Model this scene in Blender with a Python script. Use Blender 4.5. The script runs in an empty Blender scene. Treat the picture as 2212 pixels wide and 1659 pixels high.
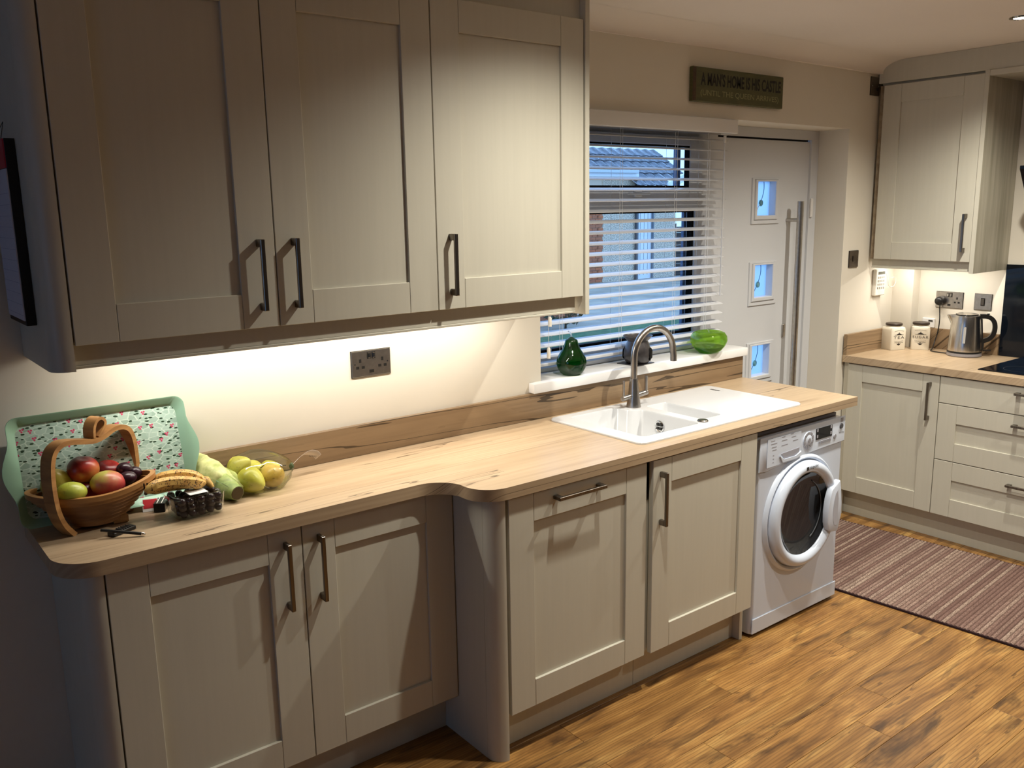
import bpy, bmesh, math, random
from mathutils import Vector, Matrix
random.seed(7)
PI = math.pi
sc = bpy.context.scene
COL = sc.collection

# ------------------------------------------------------------------ camera
cd = bpy.data.cameras.new('camera')
cam = bpy.data.objects.new('camera', cd)
COL.objects.link(cam)
cd.sensor_width = 36.0
cd.sensor_fit = 'HORIZONTAL'
cd.lens = 1897.145 / 2212 * 36.0
cd.clip_start = 0.05
_R = Vector((0.78579728, -0.61827759, -0.01598285))
_U = Vector((0.13363182, 0.14449382, 0.98044075))
_F = Vector((0.60387513, 0.77256349, -0.19616441))
cam.matrix_world = Matrix(((_R.x, _U.x, -_F.x, -0.44986), (_R.y, _U.y, -_F.y, -2.59832),
                           (_R.z, _U.z, -_F.z, 1.72336), (0, 0, 0, 1)))
sc.camera = cam

# ------------------------------------------------------------------ world, exposure
sc.view_settings.view_transform = 'Standard'
sc.view_settings.look = 'None'
sc.view_settings.gamma = 1.0
sc.view_settings.use_curve_mapping = False
sc.view_settings.exposure = -0.15
w = bpy.data.worlds.new('world')
sc.world = w
w.use_nodes = True
bg = w.node_tree.nodes['Background']
bg.inputs['Color'].default_value = (0.29, 0.54, 1.0, 1)
bg.inputs['Strength'].default_value = 2.8

LAMP_W = 27.0
LAMP_COL = (1.0, 0.955, 0.84)
STRIP_W = 8.2
STRIP_COL = (1.0, 0.945, 0.85)

# ------------------------------------------------------------------ helpers
def lin(r, g, b):
    f = lambda c: (c / 255 / 12.92) if c / 255 <= 0.04045 else ((c / 255 + 0.055) / 1.055) ** 2.4
    return (f(r), f(g), f(b), 1.0)

class NT:
    def __init__(self, name):
        self.m = bpy.data.materials.new(name)
        self.m.use_nodes = True
        self.t = self.m.node_tree
        self.b = self.t.nodes['Principled BSDF']
        self.out = self.t.nodes['Material Output']
    def n(self, typ, **kw):
        nd = self.t.nodes.new(typ)
        for k, v in kw.items():
            if k in ('operation', 'blend_type', 'data_type', 'noise_dimensions', 'feature', 'wave_type', 'bands_direction',
                     'distance', 'voronoi_dimensions', 'interpolation_type', 'rings_direction', 'clamp'):
                setattr(nd, k, v)
            else:
                nd.inputs[k].default_value = v
        return nd
    def l(self, a, b):
        self.t.links.new(a, b)
    def math(self, op, a, b=None, c=None):
        nd = self.t.nodes.new('ShaderNodeMath')
        nd.operation = op
        for i, v in enumerate((a, b, c)):
            if v is None: continue
            if isinstance(v, (int, float)): nd.inputs[i].default_value = v
            else: self.l(v, nd.inputs[i])
        return nd.outputs[0]
    def mix(self, fac, a, b, mode='MIX'):
        nd = self.t.nodes.new('ShaderNodeMix')
        nd.data_type = 'RGBA'
        nd.blend_type = mode
        for i, v in ((0, fac), (6, a), (7, b)):
            if isinstance(v, (int, float)): nd.inputs[i].default_value = v
            elif isinstance(v, tuple): nd.inputs[i].default_value = v
            else: self.l(v, nd.inputs[i])
        return nd.outputs[2]
    def ramp(self, fac, stops):
        nd = self.t.nodes.new('ShaderNodeValToRGB')
        cr = nd.color_ramp
        while len(cr.elements) < len(stops): cr.elements.new(0.5)
        for e, (p, c) in zip(cr.elements, stops):
            e.position = p
            e.color = c
        self.l(fac, nd.inputs[0])
        return nd.outputs[0]
    def map(self, vec, scale=(1, 1, 1), loc=(0, 0, 0), rot=(0, 0, 0)):
        nd = self.t.nodes.new('ShaderNodeMapping')
        nd.inputs['Scale'].default_value = scale
        nd.inputs['Location'].default_value = loc
        nd.inputs['Rotation'].default_value = rot
        self.l(vec, nd.inputs['Vector'])
        return nd.outputs[0]
    def pos(self):
        return self.t.nodes.new('ShaderNodeNewGeometry').outputs['Position']
    def obj(self):
        return self.t.nodes.new('ShaderNodeTexCoord').outputs['Object']
    def noise(self, vec, scale=1.0, detail=4.0, rough=0.55, dist=0.0):
        nd = self.n('ShaderNodeTexNoise', Scale=scale, Detail=detail, Roughness=rough, Distortion=dist)
        self.l(vec, nd.inputs['Vector'])
        return nd.outputs['Fac']
    def bump(self, h, strength=0.2, dist=0.002):
        nd = self.n('ShaderNodeBump', Strength=strength, Distance=dist)
        self.l(h, nd.inputs['Height'])
        self.l(nd.outputs[0], self.b.inputs['Normal'])

def mat(name, col, rough=0.5, metal=0.0, spec=0.5, emit=None, coat=0.0, trans=0.0, ior=1.45, alpha=None):
    t = NT(name)
    b = t.b
    b.inputs['Base Color'].default_value = col if len(col) == 4 else (*col, 1)
    b.inputs['Roughness'].default_value = rough
    b.inputs['Metallic'].default_value = metal
    b.inputs['Specular IOR Level'].default_value = spec
    b.inputs['Coat Weight'].default_value = coat
    b.inputs['Transmission Weight'].default_value = trans
    b.inputs['IOR'].default_value = ior
    if emit:
        b.inputs['Emission Color'].default_value = (*emit[0], 1)
        b.inputs['Emission Strength'].default_value = emit[1]
    return t.m

def mat_noise(name, c0, c1, scale=20, rough=0.5, stretch=(1, 1, 1), bump=0.0, metal=0.0, spec=0.5, lo=0.35, hi=0.65, detail=4):
    t = NT(name)
    f = t.noise(t.map(t.obj(), stretch), scale, detail)
    t.l(t.ramp(f, [(lo, c0), (hi, c1)]), t.b.inputs['Base Color'])
    t.b.inputs['Roughness'].default_value = rough
    t.b.inputs['Metallic'].default_value = metal
    t.b.inputs['Specular IOR Level'].default_value = spec
    if bump: t.bump(f, bump)
    return t.m

def pane_mat(name, tint=(1, 1, 1, 1), gloss=0.09):
    t = NT(name)
    tr = t.n('ShaderNodeBsdfTransparent', Color=tint)
    gl = t.n('ShaderNodeBsdfGlossy', Roughness=0.02)
    lw = t.n('ShaderNodeLayerWeight', Blend=0.12)
    f = t.math('ADD', t.math('MULTIPLY', lw.outputs['Fresnel'], 0.5), gloss * 0.3)
    mx = t.n('ShaderNodeMixShader')
    t.l(f, mx.inputs[0]); t.l(tr.outputs[0], mx.inputs[1]); t.l(gl.outputs[0], mx.inputs[2])
    t.l(mx.outputs[0], t.out.inputs['Surface'])
    return t.m

class MB:
    """collects shapes, links them as one mesh object"""
    def __init__(self, fr=None):
        self.bm = bmesh.new()
        self.fr = fr
    def _v(self, p):
        return self.bm.verts.new(self.fr(*p) if self.fr else p)
    def box(self, x0, x1, y0, y1, z0, z1, bev=0.0, seg=1):
        v = [self._v((x, y, z)) for x in (x0, x1) for y in (y0, y1) for z in (z0, z1)]
        fs = [self.bm.faces.new([v[i] for i in q]) for q in
              ((0, 1, 3, 2), (4, 6, 7, 5), (0, 4, 5, 1), (2, 3, 7, 6), (0, 2, 6, 4), (1, 5, 7, 3))]
        if bev:
            es = list({e for f in fs for e in f.edges})
            bmesh.ops.bevel(self.bm, geom=es, offset=bev, segments=seg, affect='EDGES', profile=0.5)
        return self
    def prism(self, pts, h0, h1, plane='xy', bev=0.0, seg=1, bev_top_only=False):
        def mk(a, b, h):
            return {'xy': (a, b, h), 'xz': (a, h, b), 'yz': (h, a, b)}[plane]
        lo = [self._v(mk(a, b, h0)) for a, b in pts]
        hi = [self._v(mk(a, b, h1)) for a, b in pts]
        n = len(pts)
        f0 = self.bm.faces.new(lo[::-1]); f1 = self.bm.faces.new(hi)
        for i in range(n):
            self.bm.faces.new((lo[i], lo[(i + 1) % n], hi[(i + 1) % n], hi[i]))
        if bev:
            es = list(f1.edges) + ([] if bev_top_only else list(f0.edges))
            bmesh.ops.bevel(self.bm, geom=es, offset=bev, segments=seg, affect='EDGES', profile=0.5)
        return self
    def lathe(self, prof, c=(0, 0, 0), seg=32, m=None, closed=False):
        rings = []
        for r, z in prof:
            if r < 1e-6:
                p = Vector((0, 0, z))
                rings.append([self._pt(p, c, m)])
            else:
                rings.append([self._pt(Vector((r * math.cos(2 * PI * i / seg), r * math.sin(2 * PI * i / seg), z)), c, m) for i in range(seg)])
        prs = list(zip(rings, rings[1:]))
        if closed: prs.append((rings[-1], rings[0]))
        for a, b in prs:
            for i in range(seg):
                j = (i + 1) % seg
                if len(a) == 1 and len(b) == 1: continue
                if len(a) == 1: self.bm.faces.new((a[0], b[j], b[i]))
                elif len(b) == 1: self.bm.faces.new((a[i], a[j], b[0]))
                else: self.bm.faces.new((a[i], a[j], b[j], b[i]))
        return self
    def _pt(self, p, c, m):
        if m is not None: p = m @ p
        return self.bm.verts.new(Vector(c) + p)
    def ball(self, c, r, m=None, seg=20, rings=12, fn=None):
        if not hasattr(r, '__len__'): r = (r, r, r)
        mm = m.to_3x3() if m is not None else Matrix.Identity(3)
        rows = []
        for k in range(rings + 1):
            th = PI * k / rings
            row = []
            cnt = 1 if k in (0, rings) else seg
            for i in range(cnt):
                ph = 2 * PI * i / seg
                d = Vector((math.sin(th) * math.cos(ph), math.sin(th) * math.sin(ph), math.cos(th)))
                p = Vector((d.x * r[0], d.y * r[1], d.z * r[2]))
                if fn: p = fn(p, d)
                row.append(self.bm.verts.new(Vector(c) + mm @ p))
            rows.append(row)
        for a, b in zip(rows, rows[1:]):
            for i in range(seg):
                j = (i + 1) % seg
                if len(a) == 1: self.bm.faces.new((a[0], b[i], b[j]))
                elif len(b) == 1: self.bm.faces.new((a[i], b[0], a[j]))
                else: self.bm.faces.new((a[i], b[i], b[j], a[j]))
        return self
    def tube(self, pts, r, seg=10, closed=False, cap=True, flat=None):
        pts = [Vector(p) for p in pts]
        n = len(pts)
        rad = r if hasattr(r, '__len__') else [r] * n
        rings = []
        up = None
        for i, p in enumerate(pts):
            if closed: t = (pts[(i + 1) % n] - pts[i - 1]).normalized()
            else: t = (pts[min(i + 1, n - 1)] - pts[max(i - 1, 0)]).normalized()
            if up is None:
                up = Vector((0, 0, 1)) if abs(t.z) < 0.9 else Vector((1, 0, 0))
            s = t.cross(up).normalized()
            u2 = s.cross(t).normalized()
            up = u2
            ring = []
            for k in range(seg):
                a = 2 * PI * k / seg
                ring.append(self.bm.verts.new(p + s * (rad[i] * math.cos(a)) + u2 * (rad[i] * math.sin(a) * (flat or 1))))
            rings.append(ring)
        prs = list(zip(rings, rings[1:]))
        if closed: prs.append((rings[-1], rings[0]))
        for a, b in prs:
            for i in range(seg):
                j = (i + 1) % seg
                self.bm.faces.new((a[i], a[j], b[j], b[i]))
        if cap and not closed:
            self.bm.faces.new(rings[0][::-1]); self.bm.faces.new(rings[-1])
        return self
    def ribbon(self, path, wid, thick, closed=False):
        """path: list of (point, width dir, normal dir)"""
        rings = []
        for p, wd, nd in path:
            p = Vector(p); wd = Vector(wd); nd = Vector(nd)
            rings.append([self.bm.verts.new(p + wd * a * wid / 2 + nd * b * thick / 2) for a, b in ((-1, -1), (1, -1), (1, 1), (-1, 1))])
        prs = list(zip(rings, rings[1:]))
        if closed: prs.append((rings[-1], rings[0]))
        for a, b in prs:
            for i in range(4):
                j = (i + 1) % 4
                self.bm.faces.new((a[i], a[j], b[j], b[i]))
        if not closed:
            self.bm.faces.new(rings[0][::-1]); self.bm.faces.new(rings[-1])
        return self
    def grid(self, nu, nv, fn):
        vs = [[self.bm.verts.new(fn(i / nu, j / nv)) for j in range(nv + 1)] for i in range(nu + 1)]
        for i in range(nu):
            for j in range(nv):
                self.bm.faces.new((vs[i][j], vs[i + 1][j], vs[i + 1][j + 1], vs[i][j + 1]))
        return self
    def mesh(self, name, m, smooth=None):
        bmesh.ops.recalc_face_normals(self.bm, faces=self.bm.faces)
        me = bpy.data.meshes.new(name)
        self.bm.to_mesh(me)
        self.bm.free()
        if m: me.materials.append(m)
        if smooth:
            for p in me.polygons: p.use_smooth = True
            me.set_sharp_from_angle(angle=math.radians(smooth))
        return me
    def build(self, name, m, parent=None, smooth=None):
        o = bpy.data.objects.new(name, self.mesh(name, m, smooth))
        COL.objects.link(o)
        if parent is not None: attach(o, parent)
        return o

def wloc(o):
    v = Vector((0, 0, 0))
    while o is not None:
        v += o.location if o.parent is None else (o.matrix_parent_inverse.translation + o.location)
        o = o.parent
    return v
def attach(o, parent):
    o.parent = parent
    o.matrix_parent_inverse = Matrix.Translation(-wloc(parent))
def tag(o, label=None, cat=None, group=None, kind=None):
    if label: o['label'] = label
    if cat: o['category'] = cat
    if group: o['group'] = group
    if kind: o['kind'] = kind
    return o
def thing(name, label, cat, loc=(0, 0, 0), group=None):
    o = bpy.data.objects.new(name, None)
    COL.objects.link(o)
    o.location = loc
    o.empty_display_size = 0.05
    return tag(o, label, cat, group)
def struct(o, label=None):
    return tag(o, label, kind='structure')
def dup(root, loc, label=None):
    r = root.copy(); COL.objects.link(r); r.location = loc
    if label: r['label'] = label
    for ch in list(root.children):
        c = ch.copy(); COL.objects.link(c); c.parent = r; c.matrix_parent_inverse = ch.matrix_parent_inverse.copy()
        for g in ch.children:
            d = g.copy(); COL.objects.link(d); d.parent = c; d.matrix_parent_inverse = g.matrix_parent_inverse.copy()
    return r
def inst(mesh, name, parent, loc, rot=(0, 0, 0), scale=(1, 1, 1)):
    o = bpy.data.objects.new(name, mesh)
    COL.objects.link(o)
    o.location = loc; o.rotation_euler = rot; o.scale = scale
    if parent is not None: attach(o, parent)
    return o
def lettering(name, s, m, parent, org, ux, uz, wd, ht, depth=0.0006, bold=0.0, space=1.0):
    """mesh lettering: the string fitted into wd x ht on the plane (org, ux, uz)"""
    cu = bpy.data.curves.new(name, 'FONT')
    cu.body = s
    cu.offset = bold
    cu.space_character = space
    cu.resolution_u = 3
    o = bpy.data.objects.new(name, cu)
    me = bpy.data.meshes.new_from_object(o)
    bpy.data.objects.remove(o)
    xs = [v.co.x for v in me.vertices]; ys = [v.co.y for v in me.vertices]
    x0, x1, y0, y1 = min(xs), max(xs), min(ys), max(ys)
    org, ux, uz = Vector(org), Vector(ux).normalized(), Vector(uz).normalized()
    nr = ux.cross(uz)
    for v in me.vertices:
        v.co = org + ux * ((v.co.x - x0) / (x1 - x0) * wd) + uz * ((v.co.y - y0) / (y1 - y0) * ht) + nr * depth
    me.materials.clear(); me.materials.append(m)
    me.name = name
    o = bpy.data.objects.new(name, me)
    COL.objects.link(o)
    if parent is not None: attach(o, parent)
    return o
def arc(cx, cy, r, a0, a1, n=8):
    return [(cx + r * math.cos(math.radians(a0 + (a1 - a0) * i / n)), cy + r * math.sin(math.radians(a0 + (a1 - a0) * i / n))) for i in range(n + 1)]
def rrect(x0, x1, y0, y1, r, n=5):
    return arc(x1 - r, y0 + r, r, -90, 0, n) + arc(x1 - r, y1 - r, r, 0, 90, n) + arc(x0 + r, y1 - r, r, 90, 180, n) + arc(x0 + r, y0 + r, r, 180, 270, n)

# ------------------------------------------------------------------ materials
def cabinet_mat():
    t = NT('painted_wood')
    p = t.pos()
    f = t.noise(t.map(p, (60, 60, 3.0)), 1.0, 5, 0.6)
    t.l(t.ramp(f, [(0.3, (0.55, 0.522, 0.435, 1)), (0.7, (0.575, 0.545, 0.455, 1))]), t.b.inputs['Base Color'])
    t.b.inputs['Roughness'].default_value = 0.42
    t.b.inputs['Specular IOR Level'].default_value = 0.35
    t.bump(f, 0.04, 0.0004)
    return t.m
CAB = cabinet_mat()
def grain_panel_mat():
    t = NT('grained_panel')
    p = t.pos()
    f = t.noise(t.map(p, (30, 30, 1.6)), 1.0, 5, 0.6)
    t.l(t.ramp(f, [(0.3, (0.36, 0.335, 0.25, 1)), (0.7, (0.56, 0.52, 0.42, 1))]), t.b.inputs['Base Color'])
    t.b.inputs['Roughness'].default_value = 0.5
    return t.m
GRAIN = grain_panel_mat()
WALL = mat_noise('wall_paint', (0.715, 0.665, 0.57, 1), (0.735, 0.685, 0.59, 1), 3, 0.85, spec=0.2)
WALLD = mat_noise('unseen_wall_dark', (0.16, 0.16, 0.165, 1), (0.18, 0.18, 0.185, 1), 3, 0.85, spec=0.2)  # for the walls out of view, coloured dark to cut bounced light
CEIL = mat_noise('ceiling_paint', (0.80, 0.73, 0.65, 1), (0.82, 0.75, 0.67, 1), 2, 0.9, spec=0.1)
WHITE = mat('white_plastic', (0.80, 0.78, 0.75), 0.3, spec=0.5)
UPVC = mat('white_frame', (0.62, 0.63, 0.65), 0.3)
SILLM = mat('white_sill', (0.86, 0.85, 0.84), 0.16, spec=0.6)
BLINDM = mat('white_slat', (0.60, 0.60, 0.61), 0.35)
VALM = mat('valance_white', (0.72, 0.70, 0.67), 0.4)
DARK = mat('dark_gap', (0.008, 0.007, 0.006), 0.7, spec=0.1)
BLACKP = mat('black_plastic', (0.012, 0.011, 0.010), 0.35)
BLACKG = mat('black_glass', (0.004, 0.006, 0.010), 0.06, spec=0.35)
def steel_mat(name, c, rough, sx=(4, 200, 200), var=0.25):
    t = NT(name)
    f = t.noise(t.map(t.pos(), sx), 1.0, 3, 0.5)
    t.l(t.ramp(f, [(0.3, tuple(x * (1 - var) for x in c) + (1,)), (0.7, tuple(min(1, x * (1 + var)) for x in c) + (1,))]), t.b.inputs['Base Color'])
    t.b.inputs['Metallic'].default_value = 1.0
    t.b.inputs['Roughness'].default_value = rough
    return t.m
NICKEL = steel_mat('brushed_nickel', (0.20, 0.175, 0.15), 0.30, (150, 150, 4))
STEEL = steel_mat('brushed_steel', (0.50, 0.47, 0.43), 0.30, (60, 60, 60), 0.1)
KETTLE = steel_mat('polished_steel', (0.62, 0.60, 0.57), 0.24, (200, 200, 3), 0.12)
TAPM = steel_mat('tap_steel', (0.40, 0.37, 0.34), 0.28, (200, 200, 5), 0.15)
CHROME = mat('chrome', (0.7, 0.7, 0.7), 0.08, metal=1.0)
SINKM = mat('white_ceramic', (0.65, 0.66, 0.675), 0.14, spec=0.5)
APPL = mat('appliance_white', (0.64, 0.705, 0.82), 0.22, spec=0.5)
APPLG = mat('appliance_grey', (0.30, 0.30, 0.33), 0.4)
PRINTG = mat('print_grey', (0.32, 0.32, 0.36), 0.6)
PRINTD = mat('print_dark', (0.03, 0.025, 0.022), 0.6)

def oak_mat(name, light, mid, dark, plank_w, crack=0.007, VOFF=10.02, joint=0.0022, cmask=0.53):
    """oak print with boards along X, dark splits and swirling grain"""
    t = NT(name)
    p = t.pos()
    sep = t.n('ShaderNodeSeparateXYZ'); t.l(p, sep.inputs[0])
    v = t.math('ADD', sep.outputs[1], sep.outputs[2])
    comb = t.n('ShaderNodeCombineXYZ'); t.l(sep.outputs[0], comb.inputs[0]); t.l(v, comb.inputs[1])
    q = comb.outputs[0]
    band = t.math('FLOOR', t.math('DIVIDE', t.math('ADD', v, VOFF), plank_w))
    off = t.n('ShaderNodeCombineXYZ'); t.l(t.math('MULTIPLY', band, 3.7), off.inputs[0]); t.l(t.math('MULTIPLY', band, 1.3), off.inputs[2])
    add = t.n('ShaderNodeVectorMath'); t.l(q, add.inputs[0]); t.l(off.outputs[0], add.inputs[1])
    q2 = add.outputs[0]
    g1 = t.noise(t.map(q2, (1.6, 46, 1)), 1.0, 6, 0.6, 0.4)
    g2 = t.noise(t.map(q2, (1.1, 6.5, 1)), 1.0, 3, 0.5, 1.2)
    base = t.ramp(g2, [(0.25, mid), (0.6, light)])
    base = t.mix(t.math('MULTIPLY', t.ramp(g1, [(0.40, (0, 0, 0, 1)), (0.75, (1, 1, 1, 1))]), 0.35), base, dark)
    wv = t.n('ShaderNodeTexWave', Scale=5.0, Distortion=9.0, Detail=2.0)
    wv.inputs['Detail Scale'].default_value = 0.7
    wv.bands_direction = 'Y'
    t.l(t.map(q2, (0.35, 3.2, 1)), wv.inputs['Vector'])
    wm = t.math('MULTIPLY', t.math('GREATER_THAN', g2, 0.54), t.math('MULTIPLY', wv.outputs['Fac'], 0.16))
    base = t.mix(wm, base, dark)
    c1 = t.noise(t.map(q2, (0.5, 11.0, 1)), 1.0, 3, 0.5, 0.15)
    c2 = t.noise(t.map(q2, (1.3, 3.0, 1), (5, 2, 0)), 1.0, 2, 0.5)
    crk = t.math('MULTIPLY', t.math('LESS_THAN', t.math('ABSOLUTE', t.math('SUBTRACT', c1, 0.52)), crack), t.math('GREATER_THAN', c2, cmask))
    col = t.mix(t.math('MULTIPLY', crk, 0.75), base, tuple(x * 0.28 for x in dark[:3]) + (1,))
    kn = t.noise(t.map(q2, (2.2, 14, 1), (1, 7, 0)), 1.0, 2, 0.5)
    col = t.mix(t.math('MULTIPLY', t.ramp(kn, [(0.66, (0, 0, 0, 1)), (0.78, (1, 1, 1, 1))]), 0.5), col, dark)
    fr_ = t.math('FRACT', t.math('DIVIDE', t.math('ADD', v, VOFF), plank_w))
    col = t.mix(t.math('MULTIPLY', t.math('LESS_THAN', fr_, joint / plank_w), 0.6), col, tuple(x * 0.4 for x in dark[:3]) + (1,))
    t.l(col, t.b.inputs['Base Color'])
    t.b.inputs['Roughness'].default_value = 0.36
    t.b.inputs['Specular IOR Level'].default_value = 0.4
    t.bump(g1, 0.05, 0.0005)
    return t.m
OAK = oak_mat('oak_worktop', (0.50, 0.372, 0.24, 1), (0.42, 0.30, 0.185, 1), (0.22, 0.14, 0.078, 1), 0.31, 0.003, 10.27)
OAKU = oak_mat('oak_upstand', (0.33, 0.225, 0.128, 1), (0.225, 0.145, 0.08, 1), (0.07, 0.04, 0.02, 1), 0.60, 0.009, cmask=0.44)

def plank_mat():
    t = NT('oak_plank')
    oi = t.t.nodes.new('ShaderNodeObjectInfo')
    off = t.n('ShaderNodeCombineXYZ')
    t.l(t.math('MULTIPLY', oi.outputs['Random'], 37.0), off.inputs[0])
    t.l(t.math('MULTIPLY', oi.outputs['Random'], 11.0), off.inputs[1])
    t.l(t.math('MULTIPLY', oi.outputs['Random'], 5.0), off.inputs[2])
    add = t.n('ShaderNodeVectorMath'); t.l(t.obj(), add.inputs[0]); t.l(off.outputs[0], add.inputs[1])
    q = add.outputs[0]
    g = t.noise(t.map(q, (2.4, 55, 1)), 1.0, 6, 0.62, 0.6)
    b = t.noise(t.map(q, (1.7, 9.5, 1)), 1.0, 4, 0.55, 1.6)
    base = t.ramp(b, [(0.26, lin(84, 60, 34)), (0.40, lin(138, 98, 52)), (0.56, lin(168, 124, 68)), (0.74, lin(202, 160, 94))])
    wv = t.n('ShaderNodeTexWave', Scale=4.0, Distortion=7.0, Detail=3.0)
    wv.bands_direction = 'Y'
    wv.inputs['Detail Scale'].default_value = 0.6
    t.l(t.map(q, (0.9, 7.0, 1)), wv.inputs['Vector'])
    base = t.mix(t.math('MULTIPLY', t.math('POWER', wv.outputs['Fac'], 4.0), 0.45), base, lin(84, 53, 26))
    base = t.mix(t.math('MULTIPLY', t.ramp(g, [(0.45, (0, 0, 0, 1)), (0.75, (1, 1, 1, 1))]), 0.5), base, lin(92, 58, 28))
    k = t.noise(t.map(q, (2.6, 13, 1), (3, 1, 0)), 1.0, 4, 0.6, 0.8)
    base = t.mix(t.math('MULTIPLY', t.ramp(k, [(0.54, (0, 0, 0, 1)), (0.70, (1, 1, 1, 1))]), 0.85), base, lin(60, 40, 24))
    ck = t.noise(t.map(q, (1.1, 16, 1), (7, 2, 0)), 1.0, 3, 0.5, 0.3)
    c2 = t.noise(t.map(q, (2.2, 4, 1), (1, 9, 0)), 1.0, 2, 0.5)
    crk = t.math('MULTIPLY', t.math('LESS_THAN', t.math('ABSOLUTE', t.math('SUBTRACT', ck, 0.5)), 0.0045), t.math('GREATER_THAN', c2, 0.55))
    base = t.mix(t.math('MULTIPLY', crk, 0.5), base, lin(60, 38, 22))
    hs = t.n('ShaderNodeHueSaturation')
    t.l(t.math('ADD', 0.86, t.math('MULTIPLY', oi.outputs['Random'], 0.26)), hs.inputs['Value'])
    t.l(base, hs.inputs['Color'])
    t.l(hs.outputs[0], t.b.inputs['Base Color'])
    t.b.inputs['Roughness'].default_value = 0.38
    t.b.inputs['Specular IOR Level'].default_value = 0.35
    t.bump(g, 0.12, 0.0008)
    return t.m
PLANK = plank_mat()

# ------------------------------------------------------------------ room shell
ZC = 2.445
XW = 4.46          # hob wall
RX0, RX1, RZ = 1.725, 3.832, 2.098   # recess for window and door
YF = 0.19          # front of window and door frames
def wy(x): return 0.0 if x < 3.0 else 0.028 * (x - 3.0) / 1.46
def skew(x0, x1, z0, z1, mb, yb=0.32):
    mb.prism([(x0, wy(x0)), (x1, wy(x1)), (x1, yb), (x0, yb)], z0, z1)
nm = MB()
skew(-5.0, RX0, 0, ZC + 0.1, nm)
skew(RX0, 2.985, RZ, ZC + 0.1, nm)
skew(2.985, RX1, RZ, ZC + 0.1, nm)
skew(RX1, XW + 0.1, 0, ZC + 0.1, nm)
nm.box(RX0, 2.985, 0, 0.32, 0, 1.016)
struct(nm.build('wall_north', WALL))
struct(MB().box(XW, XW + 0.1, -5.0, wy(XW), 0, ZC + 0.1).build('wall_east', WALL))
struct(MB().box(-5.0, XW + 0.1, -5.1, -5.0, 0, ZC + 0.1).build('wall_south', WALLD))
wm_ = MB()
WA, WB, WC, WD = -3.0, -1.3, 0.75, 2.05
wm_.box(-5.1, -5.0, -5.0, WA, 0, ZC + 0.1).box(-5.1, -5.0, WB, 0.32, 0, ZC + 0.1).box(-5.1, -5.0, WA, WB, 0, WC).box(-5.1, -5.0, WA, WB, WD, ZC + 0.1)
struct(wm_.build('wall_west', WALLD))
w2 = MB()
w2.box(-5.06, -5.01, WA, WA + 0.06, WC, WD).box(-5.06, -5.01, WB - 0.06, WB, WC, WD).box(-5.06, -5.01, WA + 0.06, WB - 0.06, WC, WC + 0.06).box(-5.06, -5.01, WA + 0.06, WB - 0.06, WD - 0.06, WD)
w2o = struct(w2.build('window_2', UPVC))
PANE = pane_mat('window_glass')
MB().box(-5.04, -5.034, WA + 0.06, WB - 0.06, WC + 0.06, WD - 0.06).build('pane', PANE, w2o)
struct(MB().box(-5.0, XW, -5.0, 0.3, ZC, ZC + 0.1).build('ceiling', CEIL))
# cove between ceiling and window wall
cv = MB()
cp = [(0.0, ZC), (0.0, 2.384)] + [(-0.125 * (1 - math.cos(a)) - 0.0, 2.384 + (ZC - 2.384) * math.sin(a)) for a in [i * PI / 2 / 8 for i in range(1, 9)]]
pts = [(0.03, ZC - 0.0005), (0.03, 2.384), (-0.007, 2.384), (-0.007, 2.388)] + [(-0.007 - 0.125 * (1 - math.cos(a)), 2.388 + (ZC - 0.0005 - 2.388) * math.sin(a)) for a in [i * PI / 2 / 8 for i in range(1, 9)]]
cv.prism(pts, 1.66, XW, 'yz')
struct(cv.build('trim_1', CEIL, smooth=40))
# boxed pipe in the corner
struct(MB().box(4.385, XW, -0.095, 0.05, 0.911, 1.4215).build('trim_2', WALL))

# floor: slab plus individual planks
fl = struct(MB().box(-5.0, XW, -5.0, 0.3, -0.12, -0.009).build('floor', mat('subfloor', (0.05, 0.035, 0.02), 0.8)))
PW = 0.125
ends = {-1.06: 2.325, -1.185: 2.115, -0.935: 1.62, -0.81: 2.548, -0.685: 1.93}
meshes = {}
def plank_mesh(L):
    k = round(L, 3)
    if k not in meshes:
        meshes[k] = MB().box(-L / 2 + 0.0004, L / 2 - 0.0004, -PW / 2 + 0.0005, PW / 2 - 0.0005, -0.0085, 0, 0.0008).mesh('plank', PLANK)
    return meshes[k]
yt = -1.06 + PW * 10
while yt > -3.4:
    y0 = yt - PW
    key = round(yt, 3)
    PL = 1.25
    st = ends.get(key, None)
    if st is None: st = random.uniform(0, PL)
    x = st - PL * 6
    while x < XW:
        a, b = max(x, -1.6), min(x + PL, XW)
        if b - a > 0.05 and y0 + PW / 2 < 0.28 :
            inst(plank_mesh(b - a), 'plank', fl, ((a + b) / 2, yt - PW / 2, 0))
        x += PL
    yt -= PW

# ------------------------------------------------------------------ cabinet builders
F0 = lambda a, d, z: (a, -d, z)            # along the window wall
F1 = lambda a, d, z: (XW - d, -a, z)       # along the hob wall
HM = {}
def handle(parent, fr, a, z0, z1, d0, horizontal=False, b0=None):
    """square bar handle on two end blocks"""
    m = MB(fr)
    st, wd, pr = 0.034, 0.0115, 0.020
    if not horizontal:
        m.box(a - wd / 2, a + wd / 2, d0 + st - 0.010, d0 + st, z0, z1, 0.0012)
        for zz0, zz1 in ((z0, z0 + pr), (z1 - pr, z1)):
            m.box(a - wd / 2, a + wd / 2, d0 + 0.0002, d0 + st - 0.008, zz0, zz1, 0.0012)
    else:
        a0, a1, z = a, b0, z0
        m.box(a0, a1, d0 + st - 0.010, d0 + st, z - wd / 2, z + wd / 2, 0.0012)
        for q0, q1 in ((a0, a0 + pr), (a1 - pr, a1)):
            m.box(q0, q1, d0 + 0.0002, d0 + st - 0.008, z - wd / 2, z + wd / 2, 0.0012)
    return m.build('handle', NICKEL, parent)
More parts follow.
